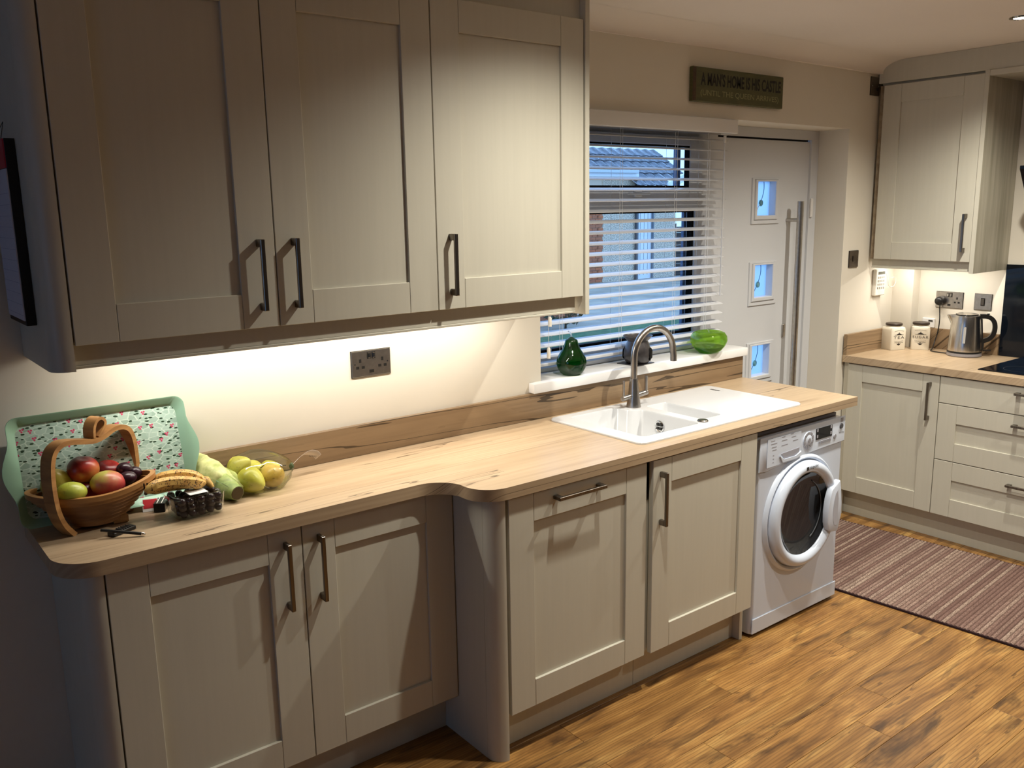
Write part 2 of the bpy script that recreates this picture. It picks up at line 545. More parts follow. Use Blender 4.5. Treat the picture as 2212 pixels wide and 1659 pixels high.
def shaker(parent, fr, a0, a1, z0, z1, d, s=0.098, r=0.091, name='door', g=0.0016):
    """framed door or drawer front: stiles, rails, recessed panel; front face at distance d from the wall"""
    a0 += g; a1 -= g
    t = 0.020
    m = MB(fr)
    m.box(a0, a0 + s, d - t, d, z0, z1, 0.0012).box(a1 - s, a1, d - t, d, z0, z1, 0.0012)
    m.box(a0 + s + 0.0007, a1 - s - 0.0007, d - t, d, z0, z0 + r, 0.0012).box(a0 + s + 0.0007, a1 - s - 0.0007, d - t, d, z1 - r, z1, 0.0012)
    o = m.build(name, CAB, parent)
    MB(fr).box(a0 + s - 0.006, a1 - s + 0.006, d - t + 0.001, d - 0.009, z0 + r - 0.006, z1 - r + 0.006).build('panel', CAB, o)
    return o

# ---- wall cabinets over the left worktop
ZU0, ZU1, DU = 1.4223, 2.3227, 0.3625
wc = thing('wall_cabinet', 'cream-grey double wall cabinet, its two door handles side by side, above the fruit', 'cabinet', (0.51, 0, ZU0), 'wall cabinets')
MB().box(0.0, 1.019, -(DU - 0.022), -0.002, ZU0 + 0.001, ZU1).build('body', CAB, wc)
d = shaker(wc, F0, 0.0, 0.5097, ZU0, ZU1, DU); handle(d, F0, 0.4625, 1.469, 1.655, DU)
d = shaker(wc, F0, 0.5097, 1.0205, ZU0, ZU1, DU); handle(d, F0, 0.560, 1.469, 1.655, DU)
wc2 = thing('wall_cabinet', 'cream-grey single wall cabinet with handle at its left edge, beside the window blind', 'cabinet', (1.32, 0, ZU0), 'wall cabinets')
MB().box(1.021, 1.618, -(DU - 0.022), -0.002, ZU0 + 0.001, ZU1).build('body', CAB, wc2)
d = shaker(wc2, F0, 1.0205, 1.6195, ZU0, ZU1, DU); handle(d, F0, 1.070, 1.465, 1.651, DU)
# curved left end post of the wall run
def curved_post(x0, x1, yb, yf, r, z0, z1):
    p = [(x1, yb), (x0, yb), (x0, yf + r)] + arc(x0 + r, yf + r, r, 180, 270, 10)[1:] + [(x1, yf)]
    return p
MB().prism(curved_post(-0.053, -0.003, -0.001, -0.362, 0.046, 0, 0), 1.362, ZC - 0.001).build('end_post', CAB, wc, smooth=35)
MB().box(1.6215, 1.640, -0.368, -0.001, 1.358, ZC - 0.001, 0.0008).build('end_panel', CAB, wc2)
co = MB().box(-0.002, 1.6205, -0.340, -0.322, ZU1 + 0.001, ZC - 0.001).build('cornice_panel', CAB)
tag(co, 'recessed cream-grey filler strip above the left wall cabinet doors, up to the ceiling', 'cornice')
pm = thing('light_pelmet', 'cream-grey light pelmet strip running under the three left wall doors', 'pelmet', (0.8, -0.33, 1.37))
MB().box(0.0, 1.6, -0.338, -0.320, 1.372, ZU0 - 0.0005, 0.001).build('rail', CAB, pm)
MB().box(0.0, 1.6, -0.341, -0.316, 1.364, 1.3718, 0.0015).build('moulding', CAB, pm)

# ---- left base cabinet (shallow)
ZB0, ZB1 = 0.150, 0.866
DL = 0.400
bc = thing('base_cabinet', 'shallow cream-grey double base cabinet under the fruit, two vertical handles meeting in the middle', 'cabinet', (0.51, 0, 0), 'base cabinets')
MB().box(0.002, 1.022, -(DL - 0.022), -0.002, 0.151, 0.869).build('body', CAB, bc)
d = shaker(bc, F0, 0.0, 0.514, ZB0, ZB1, DL); handle(d, F0, 0.463, 0.634, 0.830, DL)
d = shaker(bc, F0, 0.514, 1.0239, ZB0, ZB1, DL); handle(d, F0, 0.5635, 0.634, 0.829, DL)
MB().box(0.002, 1.0255, -0.317, -0.300, 0.001, 0.1495).build('plinth', CAB, bc)
MB().prism(curved_post(-0.053, -0.003, -0.001, -0.400, 0.046, 0, 0), 0.0005, 0.8715).build('end_post', CAB, bc, smooth=35)
# curved pilaster between the shallow and the deep run
pil = thing('pilaster', 'curved-edge cream-grey pilaster standing to the floor where the worktop swings out', 'pilaster', (1.05, -0.5, 0))
MB().box(1.0265, 1.073, -0.5520, -0.301, 0.0005, 0.8715).build('side_panel', CAB, pil)
MB().prism(curved_post(1.0265, 1.0735, -0.5528, -0.6066, 0.046, 0, 0), 0.0005, 0.8715).build('curved_post', CAB, pil, smooth=35)

# ---- right base run
DR = 0.6066
b2 = thing('base_cabinet', 'cream-grey base unit with one full-height door and horizontal bar handle at top', 'cabinet', (1.38, 0, 0), 'base cabinets')
MB().box(1.0755, 1.698, -(DR - 0.022), -0.002, 0.151, 0.869).build('body', CAB, b2)
d = shaker(b2, F0, 1.0845, 1.688, ZB0, ZB1, DR); handle(d, F0, 1.263, 0.835, 0, DR, True, 1.467)
MB().box(1.0755, 1.698, -0.540, -0.522, 0.001, 0.1495).build('plinth', CAB, b2)
b3 = thing('base_cabinet', 'cream-grey base cabinet below the sink, vertical handle at its left edge', 'cabinet', (2.0, 0, 0), 'base cabinets')
bm_ = MB()
bm_.box(1.7, 2.268, -(DR - 0.022), -0.002, 0.151, 0.72)
bm_.box(1.7, 1.706, -(DR - 0.022), -0.56, 0.72, 0.869).box(2.262, 2.268, -(DR - 0.022), -0.56, 0.72, 0.869)
bm_.build('body', CAB, b3)
d = shaker(b3, F0, 1.711, 2.2917, ZB0, ZB1, DR + 0.006, s=0.094); handle(d, F0, 1.750, 0.629, 0.823, DR + 0.006)
MB().box(1.7, 2.2705, -0.540, -0.522, 0.001, 0.1495).build('plinth', CAB, b3)
MB().box(2.272, 2.290, -0.575, -0.002, 0.0005, 0.8715).build('side_panel', CAB, b3)

# ---- worktop with the S-curve
ZW0, ZW1 = 0.872, 0.910
wt = [(-0.103, -0.001), (-0.103, -0.325)] + arc(-0.003, -0.322, 0.10, 180, 270, 10)[1:]
wt += [(0.88, -0.422)] + arc(0.885, -0.522, 0.100, 88, 12, 10) + arc(1.0745, -0.5275, 0.092, 180, 270, 10)
wt += [(2.972, -0.6196), (2.972, -0.001)]
SX0, SX1, SY0, SY1 = 1.712, 2.668, -0.557, -0.058
def worktop_mesh():
    m = MB()
    # outline prism with a rectangular cut-out for the sink, built as three slabs meeting at the cut
    def clip(poly, x0, x1):
        def cl(poly, x, keep_gt):
            o = []
            for i, p in enumerate(poly):
                q = poly[(i + 1) % len(poly)]
                ip, iq = (p[0] >= x) == keep_gt or p[0] == x, (q[0] >= x) == keep_gt or q[0] == x
                if ip: o.append(p)
                if ip != iq:
                    tt = (x - p[0]) / (q[0] - p[0]); o.append((x, p[1] + tt * (q[1] - p[1])))
            return o
        return cl(cl(poly, x0, True), x1, False)
    hx0, hx1, hy0, hy1 = SX0 + 0.02, 2.30, SY0 + 0.02, SY1 - 0.02
    m.prism(clip(wt, -1, hx0), ZW0, ZW1)
    m.prism(clip(wt, hx1, 5), ZW0, ZW1)
    m.prism([(hx0, -0.6196), (hx1, -0.6196), (hx1, hy0), (hx0, hy0)], ZW0, ZW1)
    m.prism([(hx0, hy1), (hx1, hy1), (hx1, -0.001), (hx0, -0.001)], ZW0, ZW1)
    return m
wk = worktop_mesh().build('worktop', OAK, smooth=30)
tag(wk, 'long light oak worktop with S-shaped front edge carrying fruit, sink and tap', 'worktop')
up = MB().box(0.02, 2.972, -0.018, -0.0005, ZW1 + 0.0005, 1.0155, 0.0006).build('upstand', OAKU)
tag(up, 'long oak upstand board along the wall behind the fruit and sink', 'upstand')
MB().box(2.940, 2.958, -0.52, -0.002, 0.0005, 0.8715).build('support_panel', CAB, wk)

# ---- sink
sk = thing('sink', 'white ceramic inset sink with drainer, one large and one small bowl', 'sink', (2.18, -0.3, ZW1))
def sink():
    m = MB()
    bm = m.bm
    zt = 0.9185
    outer = rrect(SX0, SX1, SY0, SY1, 0.030, 6)
    b1 = [(1.778, -0.502), (2.092, -0.502), (2.092, -0.192), (2.045, -0.178), (2.030, -0.100), (1.778, -0.100)]
    b2_ = [(2.140, -0.466), (2.262, -0.466), (2.262, -0.165), (2.140, -0.165)]
    def rnd(poly, r, n=4):
        out = []
        k = len(poly)
        for i in range(k):
            p = Vector(poly[i]); a = (Vector(poly[i - 1]) - p); b = (Vector(poly[(i + 1) % k]) - p)
            rr = min(r, a.length * 0.45, b.length * 0.45)
            s, e = p + a.normalized() * rr, p + b.normalized() * rr
            for j in range(n + 1):
                u = j / n
                out.append(tuple(s * (1 - u) ** 2 + p * 2 * u * (1 - u) + e * u * u))
        return out
    b1 = rnd(b1, 0.03); b2_ = rnd(b2_, 0.025)
    def ins(poly, dist):
        k = len(poly); out = []
        for i in range(k):
            p = Vector(poly[i]); a = Vector(poly[i - 1]); b = Vector(poly[(i + 1) % k])
            tt = (b - a).normalized(); nn = Vector((-tt.y, tt.x))
            out.append(tuple(p + nn * dist))
        return out
    lo = [bm.verts.new((x, y, ZW1 + 0.0004)) for x, y in outer]
    mid = [bm.verts.new((x, y, zt - 0.003)) for x, y in outer]
    ti = ins(outer, 0.003)
    top = [bm.verts.new((x, y, zt)) for x, y in ti]
    def strip(a, b):
        k = len(a)
        for i in range(k):
            j = (i + 1) % k
            bm.faces.new((a[i], a[j], b[j], b[i]))
    strip(lo, mid); strip(mid, top)
    holes = []
    for poly, depth in ((b1, 0.17), (b2_, 0.12)):
        r0 = [bm.verts.new((x, y, zt)) for x, y in poly]
        r1 = [bm.verts.new((x, y, zt - 0.006)) for x, y in ins(poly, 0.004)]
        r2 = [bm.verts.new((x, y, zt - depth + 0.02)) for x, y in ins(poly, 0.010)]
        r3 = [bm.verts.new((x, y, zt - depth)) for x, y in ins(poly, 0.028)]
        strip(r0, r1); strip(r1, r2); strip(r2, r3)
        bm.faces.new(r3)
        holes.append(r0)
    es_ = []
    for ring in [top] + holes:
        for i in range(len(ring)):
            e = bm.edges.get((ring[i], ring[(i + 1) % len(ring)]))
            es_.append(e)
    bmesh.ops.triangle_fill(bm, use_beauty=True, use_dissolve=False, edges=es_)
    return m
sink().build('basin', SINKM, sk, smooth=40)
ovr = Matrix.Rotation(-PI / 2, 4, 'Y')
MB().lathe([(0.0, 0.002), (0.017, 0.002), (0.021, 0.0045), (0.024, 0.002), (0.024, 0)], (2.0835, -0.30, 0.868), 24, ovr).build('overflow_ring', CHROME, sk, smooth=40)
ov = MB()
for dy in (-1, 1):
    for dz in (-1, 1):
        ov.box(2.0790, 2.0815, -0.30 + dy * 0.0075 - 0.0055, -0.30 + dy * 0.0075 + 0.0055, 0.868 + dz * 0.0075 - 0.0055, 0.868 + dz * 0.0075 + 0.0055)
ov.build('overflow_slots', BLACKP, sk)
MB().lathe([(0, 0.006), (0.018, 0.006), (0.021, 0.003), (0.021, 0)], (2.117, -0.488, 0.9186), 24).build('waste_knob', NICKEL, sk, smooth=40)
MB().box(2.600, 2.612, -0.175, -0.125, 0.9186, 0.9192).build('badge', mat('badge_grey', (0.10, 0.10, 0.10), 0.4), sk)

# ---- tap
tp = thing('kitchen_tap', 'brushed steel swan-neck tap with two lever handles on the sink', 'tap', (2.100, -0.142, 0.9187))
tx, ty = 2.100, -0.142
MB().lathe([(0.0, 0), (0.030, 0), (0.030, 0.004), (0.027, 0.018), (0.018, 0.10), (0.0165, 0.118), (0, 0.118)], (tx, ty, 0.9187), 28).build('base', TAPM, tp, smooth=40)
ra = 0.110
sp = [(tx, ty, z) for z in (1.03, 1.06, 1.09, 1.115)] + [(tx + ra - ra * math.cos(PI * i / 18), ty - 0.012 * i / 18, 1.125 + ra * math.sin(PI * i / 18)) for i in range(19)] + [(tx + 2 * ra + 0.002, ty - 0.013, z) for z in (1.11, 1.085)]
MB().tube(sp, 0.0135, 18).build('spout', TAPM, tp, smooth=50)
MB().tube([(tx - 0.068, ty - 0.003, 0.962), (tx - 0.03, ty - 0.001, 0.964), (tx + 0.03, ty, 0.966), (tx + 0.078, ty + 0.002, 0.969)], 0.0105, 16).build('valve_body', TAPM, tp, smooth=50)
for lx, lz in ((-0.060, 0.966), (0.070, 0.972)):
    MB().tube([(tx + lx, ty - 0.002, lz), (tx + lx, ty - 0.002, lz + 0.068)], 0.0048 if lx < 0 else 0.0068, 12).build('lever', TAPM, tp, smooth=50)

# ------------------------------------------------------------------ washing machine
WX0, WX1, WYF = 2.318, 2.916, -0.598
wmn = thing('washing_machine', 'white front-loading washing machine under the end of the oak worktop', 'washing machine', (2.617, -0.3, 0))
MB().prism(rrect(WX0, WX1, WYF, -0.04, 0.022, 4), 0.012, 0.828, bev=0.004).build('body', APPL, wmn, smooth=35)
MB().box(WX0 + 0.004, WX1 - 0.004, -0.56, -0.045, 0.8285, 0.842, 0.002).build('shade_top_plate', APPLG, wmn)  # recessed plate added in grey so the gap below the worktop looks dark
for fx in (WX0 + 0.06, WX1 - 0.06):
    for fy in (-0.55, -0.10): MB().lathe([(0, 0), (0.02, 0), (0.02, 0.013), (0, 0.013)], (fx, fy, 0.0), 12).build('foot', BLACKP, wmn)
# control fascia, slightly proud, lower edge stepping down to the left
fas = [(WX0 + 0.004, 0.835), (WX0 + 0.004, 0.698), (WX0 + 0.045, 0.694), (2.60, 0.716), (2.72, 0.722), (WX1 - 0.004, 0.724), (WX1 - 0.004, 0.835)]
fb = MB().prism(fas, WYF - 0.007, WYF + 0.001, 'xz', bev=0.003, seg=2)
fo = fb.build('fascia', APPL, wmn, smooth=35)
MB().box(WX0 + 0.002, WX1 - 0.002, WYF - 0.004, WYF + 0.001, 0.016, 0.082, 0.003).build('kick_panel', APPL, wmn)
# detergent drawer
yd = WYF - 0.007
dr = MB()
dr.box(2.364, 2.588, yd - 0.003, yd - 0.0002, 0.708, 0.824, 0.0015)
do = dr.build('detergent_drawer', APPL, wmn)
MB().prism([(2.455, 0.752), (2.575, 0.757), (2.575, 0.735), (2.545, 0.728), (2.475, 0.728)], yd - 0.0045, yd - 0.0031, 'xz').build('grip_recess', mat('recess_grey', (0.35, 0.35, 0.40), 0.3), do)
MB().prism([(2.440, 0.748), (2.470, 0.726), (2.55, 0.726), (2.585, 0.742), (2.585, 0.722), (2.55, 0.714), (2.46, 0.714)], yd - 0.009, yd - 0.0031, 'xz', bev=0.002).build('grip', APPL, do)
pr_ = MB()
for (x, z, wd_) in ((2.385, 0.812, 0.025), (2.455, 0.817, 0.022), (2.515, 0.820, 0.018), (2.385, 0.800, 0.04), (2.455, 0.803, 0.036), (2.52, 0.807, 0.03), (2.392, 0.786, 0.03), (2.455, 0.783, 0.04), (2.53, 0.790, 0.035), (2.394, 0.774, 0.028), (2.40, 0.752, 0.008), (2.40, 0.738, 0.008), (2.40, 0.724, 0.008)):
    pr_.box(x, x + wd_, yd - 0.0034, yd - 0.00305, z, z + 0.0035)
tag(pr_.build('printed_lines', PRINTG, do), kind='stuff')
# programme dial of separate keys
dl = MB().lathe([(0, 0.006), (0.020, 0.006), (0.024, 0.003), (0.035, 0.003), (0.036, 0)], (2.640, yd, 0.775), 32, Matrix.Rotation(PI / 2, 4, 'X')).build('programme_dial', APPL, wmn, smooth=40)
for k in range(10):
    a0, a1 = 36 * k + 4, 36 * k + 32
    p = arc(2.640, 0.775, 0.034, a0, a1, 4) + arc(2.640, 0.775, 0.024, a1, a0, 4)
    MB().prism(p, yd - 0.0050, yd - 0.0031, 'xz').build('programme_key', APPLG, dl)
MB().lathe([(0, 0.002), (0.009, 0.002), (0.009, 0)], (2.640, yd - 0.006, 0.775), 20, Matrix.Rotation(PI / 2, 4, 'X')).build('start_key', APPLG, dl)
ds = MB().box(2.694, 2.812, yd - 0.002, yd - 0.0002, 0.764, 0.812, 0.0008).build('display', BLACKG, wmn)
ICON = mat('icon_grey', (0.45, 0.45, 0.5), 0.5)
for x in (2.700, 2.798):
    for z in (0.772, 0.798): MB().box(x, x + 0.008, yd - 0.0026, yd - 0.0021, z, z + 0.013).build('icon', ICON, ds)
for k in range(6):
    MB().box(2.716 + k * 0.0155, 2.716 + k * 0.0155 + 0.011, yd - 0.003, yd - 0.0002, 0.744, 0.756, 0.001).build('key', APPLG, wmn)
MB().lathe([(0, 0.003), (0.009, 0.003), (0.010, 0)], (2.835, yd, 0.757), 20, Matrix.Rotation(PI / 2, 4, 'X')).build('timer_key', APPLG, wmn)
MB().lathe([(0, 0.004), (0.011, 0.004), (0.012, 0)], (2.880, yd, 0.795), 20, Matrix.Rotation(PI / 2, 4, 'X')).build('power_key', mat('key_dark', (0.06, 0.06, 0.07), 0.4), wmn)
MB().box(2.874, 2.894, yd - 0.0006, yd - 0.0002, 0.812, 0.830).build('energy_mark', APPLG, wmn)
lettering('lettering', '10+6kg', PRINTD, wmn, (2.868, yd - 0.0003, 0.761), (1, 0, 0), (0, 0, 1), 0.034, 0.009)
# door
RY = Matrix.Rotation(PI / 2, 4, 'X')     # lathe axis towards the viewer (-y)
dc = (2.612, WYF, 0.470)
MB().lathe([(0.250, 0.0), (0.246, 0.010), (0.238, 0.016), (0.230, 0.012), (0.2265, 0.002), (0.2265, 0.0)], dc, 64, RY).build('door_surround', APPL, wmn, smooth=50)
dd = MB().lathe([(0.2235, 0.001), (0.2240, 0.020), (0.219, 0.036), (0.207, 0.045), (0.195, 0.046), (0.184, 0.041), (0.177, 0.033), (0.174, 0.026), (0.174, 0.001)], dc, 64, RY).build('door', APPL, wmn, smooth=50)
WGL = mat('tinted_glass', (0.02, 0.022, 0.026), 0.04, spec=0.6)
MB().lathe([(0.1735, 0.0255), (0.166, 0.020), (0.150, 0.010), (0.12, 0.003), (0.0, 0.001)], dc, 48, RY).build('porthole', WGL, dd, smooth=60)
tr_ = MB()
tr_.tube([(2.612 + 0.140 * math.cos(a), WYF - 0.012, 0.47 + 0.140 * math.sin(a)) for a in [math.radians(-60 + i * 6) for i in range(21)]], 0.0022, 8)
tr_.build('glass_rib', mat('rib_grey', (0.10, 0.11, 0.12), 0.1), dd, smooth=60)
hd = [(a - 0.016, b) for a, b in [(2.788, 0.555), (2.776, 0.545), (2.762, 0.505), (2.755, 0.455), (2.757, 0.405), (2.768, 0.372), (2.786, 0.360), (2.830, 0.352), (2.838, 0.372), (2.848, 0.42), (2.850, 0.47), (2.846, 0.53), (2.834, 0.578)]]
MB().prism(hd, WYF - 0.058, WYF - 0.028, 'xz', bev=0.006, seg=2).build('door_handle', APPL, dd, smooth=40)
MB().prism([(a - 0.016, b) for a, b in [(2.802, 0.528), (2.793, 0.50), (2.788, 0.455), (2.791, 0.41), (2.800, 0.388), (2.820, 0.382), (2.823, 0.40), (2.823, 0.50), (2.816, 0.540)]], WYF - 0.0590, WYF - 0.0582, 'xz', bev=0.0005).build('hollow_shade', mat('hollow_shade_grey', (0.48, 0.50, 0.57), 0.3), dd)  # flat grey plate, its colour standing in for shade inside the white handle
lettering('lettering', 'Hotpoint', PRINTD, dd, (2.600, WYF - 0.0468, 0.6625), (1, 0, 0.02), (0, 0, 1), 0.062, 0.016, bold=0.02)
MB().box(2.583, 2.596, WYF - 0.0475, WYF - 0.0455, 0.664, 0.678).build('logo_square', PRINTD, dd)

# ------------------------------------------------------------------ hob wall run
XD = XW - 3.893          # distance of the far base doors from the wall
b4 = thing('base_cabinet', 'cream-grey base cabinet beyond the washing machine, handle at its right edge', 'cabinet', (4.1, -0.27, 0), 'base cabinets')
MB(F1).box(0.0, 0.522, 0.002, XD - 0.022, 0.151, 0.869).build('body', CAB, b4)
d = shaker(b4, F1, 0.018, 0.523, ZB0, ZB1, XD, s=0.085); handle(d, F1, 0.478, 0.635, 0.829, XD)
MB(F1).box(-0.01, 0.0165, XD - 0.03, XD - 0.012, 0.0005, 0.869).build('filler_strip', CAB, b4)
b5 = thing('drawer_unit', 'wide cream-grey three-drawer unit under the black hob', 'drawer unit', (4.1, -0.97, 0))
MB(F1).box(0.524, 1.424, 0.002, XD - 0.022, 0.151, 0.869).build('body', CAB, b5)
d1 = MB(F1).box(0.5255, 1.4225, XD - 0.02, XD, 0.733, ZB1, 0.0012).build('drawer', CAB, b5); handle(d1, F1, 0.885, 0.834, 0, XD, True, 1.075)
d2 = shaker(b5, F1, 0.524, 1.424, 0.441, 0.729, XD, s=0.092, r=0.094, name='drawer'); handle(d2, F1, 0.885, 0.680, 0, XD, True, 1.075)
d3 = shaker(b5, F1, 0.524, 1.424, ZB0, 0.437, XD, s=0.092, r=0.094, name='drawer'); handle(d3, F1, 0.885, 0.387, 0, XD, True, 1.075)
pf = MB(F1).box(-0.015, 2.4, XW - 3.98, XW - 3.962, 0.0005, 0.1495).build('plinth', CAB)
tag(pf, 'cream-grey plinth board along the floor under the hob wall cabinets', 'plinth')
wf = MB(F1).box(-0.012, 2.4, 0.001, XW - 3.882, ZW0, ZW1, 0.0012).build('worktop', OAK)
tag(wf, 'light oak worktop on the hob wall carrying jars, kettle and black hob', 'worktop')
b6 = thing('base_cabinet', 'cream-grey base cabinet past the drawers on the hob wall', 'cabinet', (4.1, -1.9, 0), 'base cabinets')
MB(F1).box(1.426, 2.4, 0.002, XD - 0.022, 0.151, 0.869).build('body', CAB, b6)
d = shaker(b6, F1, 1.426, 2.026, ZB0, ZB1, XD); handle(d, F1, 1.475, 0.635, 0.829, XD)
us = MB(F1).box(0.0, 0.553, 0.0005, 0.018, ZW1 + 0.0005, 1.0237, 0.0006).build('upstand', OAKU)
tag(us, 'short oak upstand board behind the kettle, ending at the black splashback', 'upstand')
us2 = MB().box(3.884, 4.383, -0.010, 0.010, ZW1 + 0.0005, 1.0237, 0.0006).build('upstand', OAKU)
tag(us2, 'short oak upstand board on the side wall, left of the tea jar', 'upstand')
sb = MB(F1).box(0.556, 1.5, 0.0005, 0.012, ZW1 + 0.001, 1.394, 0.001).build('splashback', BLACKG)
tag(sb, 'tall black glass splashback on the wall behind the hob', 'splashback')
hb = thing('hob', 'black glass hob set flat in the far worktop', 'hob', (4.2, -1.0, ZW1))
MB().box(3.955, 4.437, -1.28, -0.672, ZW1 + 0.0004, ZW1 + 0.005, 0.0012).build('glass_plate', BLACKG, hb)
zm = mat('zone_print', (0.05, 0.05, 0.055), 0.3)
for cx_, cy_, r_ in ((4.09, -0.82, 0.08), (4.31, -0.82, 0.07), (4.09, -1.12, 0.07), (4.31, -1.12, 0.09)):
    MB().lathe([(r_, 0.0002), (r_ - 0.002, 0.0002), (r_ - 0.002, 0), (r_, 0)], (cx_, cy_, ZW1 + 0.0052), 40, closed=True).build('cooking_zone', zm, hb)
# far wall cabinet and its panels
XUF = XW - 4.0788
wc3 = thing('wall_cabinet', 'cream-grey wall cabinet in the far corner above the tea and sugar jars', 'cabinet', (4.25, -0.27, ZU0), 'wall cabinets')
MB(F1).box(0.0, 0.533, 0.002, XUF - 0.022, ZU0 + 0.001, ZU1 + 0.012).build('body', CAB, wc3)
d = shaker(wc3, F1, 0.0185, 0.5345, ZU0, ZU1, XUF, s=0.096); handle(d, F1, 0.4985, 1.472, 1.660, XUF)
MB(F1).box(-0.005, 0.0170, XUF - 0.030, XUF - 0.012, ZU0, ZU1).build('filler_strip', mat_noise('filler_brown', (0.22, 0.16, 0.10, 1), (0.34, 0.27, 0.18, 1), 30, 0.6), wc3)
MB(F1).box(0.5352, 0.5562, 0.001, XUF + 0.004, 1.366, ZU1 + 0.0115, 0.0008).build('end_panel', GRAIN, wc3)
MB(F1).box(0.5350, 0.5564, XUF + 0.0042, XUF + 0.0062, 1.366, ZU1 + 0.012).build('front_edging', CAB, wc3)
pf2 = thing('light_pelmet', 'short cream-grey light pelmet under the far corner wall cabinet', 'pelmet', (4.1, -0.27, 1.37))
MB(F1).box(0.0, 0.534, XUF - 0.040, XUF - 0.022, 1.380, ZU0 - 0.0005, 0.001).build('rail', CAB, pf2)
MB(F1).box(0.0, 0.534, XUF - 0.044, XUF - 0.018, 1.372, 1.3798, 0.0015).build('moulding', CAB, pf2)
cf = MB(F1).box(-0.012, 2.4, XUF - 0.030, XUF - 0.002, ZU1 + 0.0125, ZC - 0.001).build('cornice_panel', CAB)
tag(cf, 'plain cream-grey panel above the far corner cabinet, reaching the coved ceiling', 'cornice')
bs = MB(F1).box(0.557, 2.4, 0.001, XUF + 0.006, 2.3085, 2.3345, 0.001).build('bridging_shelf', CAB)
tag(bs, 'horizontal cream-grey bridging shelf high above the hob, right of the far cabinet', 'shelf')
# cooker hood: slanted black glass
ch = thing('cooker_hood', 'angled black glass cooker hood showing its corner above the hob', 'cooker hood', (4.3, -1.1, 1.6))
hp = [(0.0005, 1.50), (0.0005, 1.58), (0.28, 1.885), (0.315, 1.885), (0.315, 1.868), (0.045, 1.50)]
hm = MB()
hm.prism([(XW - a, b) for a, b in hp], -1.62, -0.70, 'xz', bev=0.002)
hm.build('glass_body', BLACKG, ch)
MB().box(XW - 0.28, XW - 0.0005, -1.30, -1.02, 1.9, 2.308).build('chimney', STEEL, ch)

# ------------------------------------------------------------------ window, sill, blind, door
win = thing('window_1', None, None, (2.3, YF, 1.06)); win['kind'] = 'structure'
Y1 = YF + 0.07
fm = MB()
fm.box(RX0 + 0.001, 1.80, YF, Y1, 1.058, RZ - 0.001).box(2.846, 2.995, YF, Y1, 1.058, RZ - 0.001)
fm.box(1.80, 2.846, YF, Y1, 1.058, 1.122).box(1.80, 2.846, YF, Y1, 2.028, RZ - 0.001).box(1.80, 2.846, YF, Y1, 1.705, 1.762)
fm.build('window_frame', UPVC, win)
sash = MB()
sx0, sx1, sz0, sz1 = 1.79, 2.872, 1.752, 2.035
gx0, gx1, gz0, gz1 = 1.87, 2.782, 1.806, 1.992
yq = YF - 0.016
sash.box(sx0, gx0, yq, YF - 0.0005, sz0, sz1, 0.003).box(gx1, sx1, yq, YF - 0.0005, sz0, sz1, 0.003).box(gx0, gx1, yq, YF - 0.0005, sz0, gz0, 0.003).box(gx0, gx1, yq, YF - 0.0005, gz1, sz1, 0.003)
so = sash.build('sash', UPVC, win)
gk = MB()
def gasket(m, x0, x1, z0, z1, y, w_=0.008, dpt=0.03):
    m.box(x0, x0 + w_, y, y + dpt, z0, z1).box(x1 - w_, x1, y, y + dpt, z0, z1).box(x0, x1, y, y + dpt, z0, z0 + w_).box(x0, x1, y, y + dpt, z1 - w_, z1)
gasket(gk, gx0, gx1, gz0, gz1, yq + 0.004, 0.007, 0.025)
gk.box(sx1 + 0.0002, sx1 + 0.006, YF - 0.004, YF + 0.002, sz0, sz1)
gk.build('gasket', DARK, so)
MB().box(gx0, gx1, YF + 0.002, YF + 0.008, gz0, gz1).build('pane', PANE, win)
MB().box(gx1 - 0.040, gx1 - 0.014, YF + 0.030, YF + 0.05, gz0, gz1).build('pane_spacer', mat('spacer_blue', (0.03, 0.07, 0.16), 0.4), win)
MB().box(2.36, 2.50, yq - 0.022, yq - 0.012, 1.772, 1.782, 0.003).box(2.41, 2.455, yq - 0.014, yq, 1.764, 1.790, 0.003).build('sash_handle', WHITE, so)
gk = MB()
gasket(gk, 1.80, 2.846, 1.122, 1.705, YF + 0.010, 0.013, 0.03)
gk.build('gasket', DARK, win)
MB().box(1.81, 2.836, YF + 0.022, YF + 0.028, 1.132, 1.695).build('pane', PANE, win)
MB().box(2.806, 2.826, YF + 0.035, YF + 0.05, 1.132, 1.695).build('pane_spacer', mat('spacer_blue2', (0.03, 0.07, 0.16), 0.4), win)
MB().box(RX0 + 0.001, 2.985, 0.128, YF - 0.0005, 1.0565, 1.074, 0.002).build('frame_bead', UPVC, win)
# sill board with a small horn at the left
sl = MB().prism([(1.664, -0.034), (2.985, -0.034), (2.985, YF), (RX0 + 0.0015, YF), (RX0 + 0.0015, -0.0006), (1.664, -0.0006)], 1.0165, 1.056, bev=0.004, seg=2)
sl.build('window_sill', SILLM, win, smooth=40)

# door and frame
dr1 = thing('door_1', None, None, (3.4, YF, 0)); dr1['kind'] = 'structure'
fm = MB()
fm.box(2.9955, 3.004, YF + 0.006, Y1, 0.001, 2.048).box(3.768, RX1 - 0.001, YF, Y1, 0.001, RZ - 0.001).box(2.9955, 3.768, YF, Y1, 2.050, RZ - 0.001)
fm.build('door_frame', UPVC, dr1)
MB().box(3.0045, 3.745, YF + 0.010, YF + 0.03, 2.0425, 2.0495).build('top_gap', DARK, dr1)
dy0, dy1 = YF + 0.012, YF + 0.058
lites = [(1.666, 1.837), (1.250, 1.417), (0.834, 0.998), (0.418, 0.582)]
lx0, lx1 = 3.322, 3.474
lf = MB()
lf.box(3.0075, lx0, dy0, dy1, 0.02, 2.041).box(lx1, 3.7675, dy0, dy1, 0.02, 2.041)
zs = [0.02] + [z for a in sorted(lites) for z in a] + [2.041]
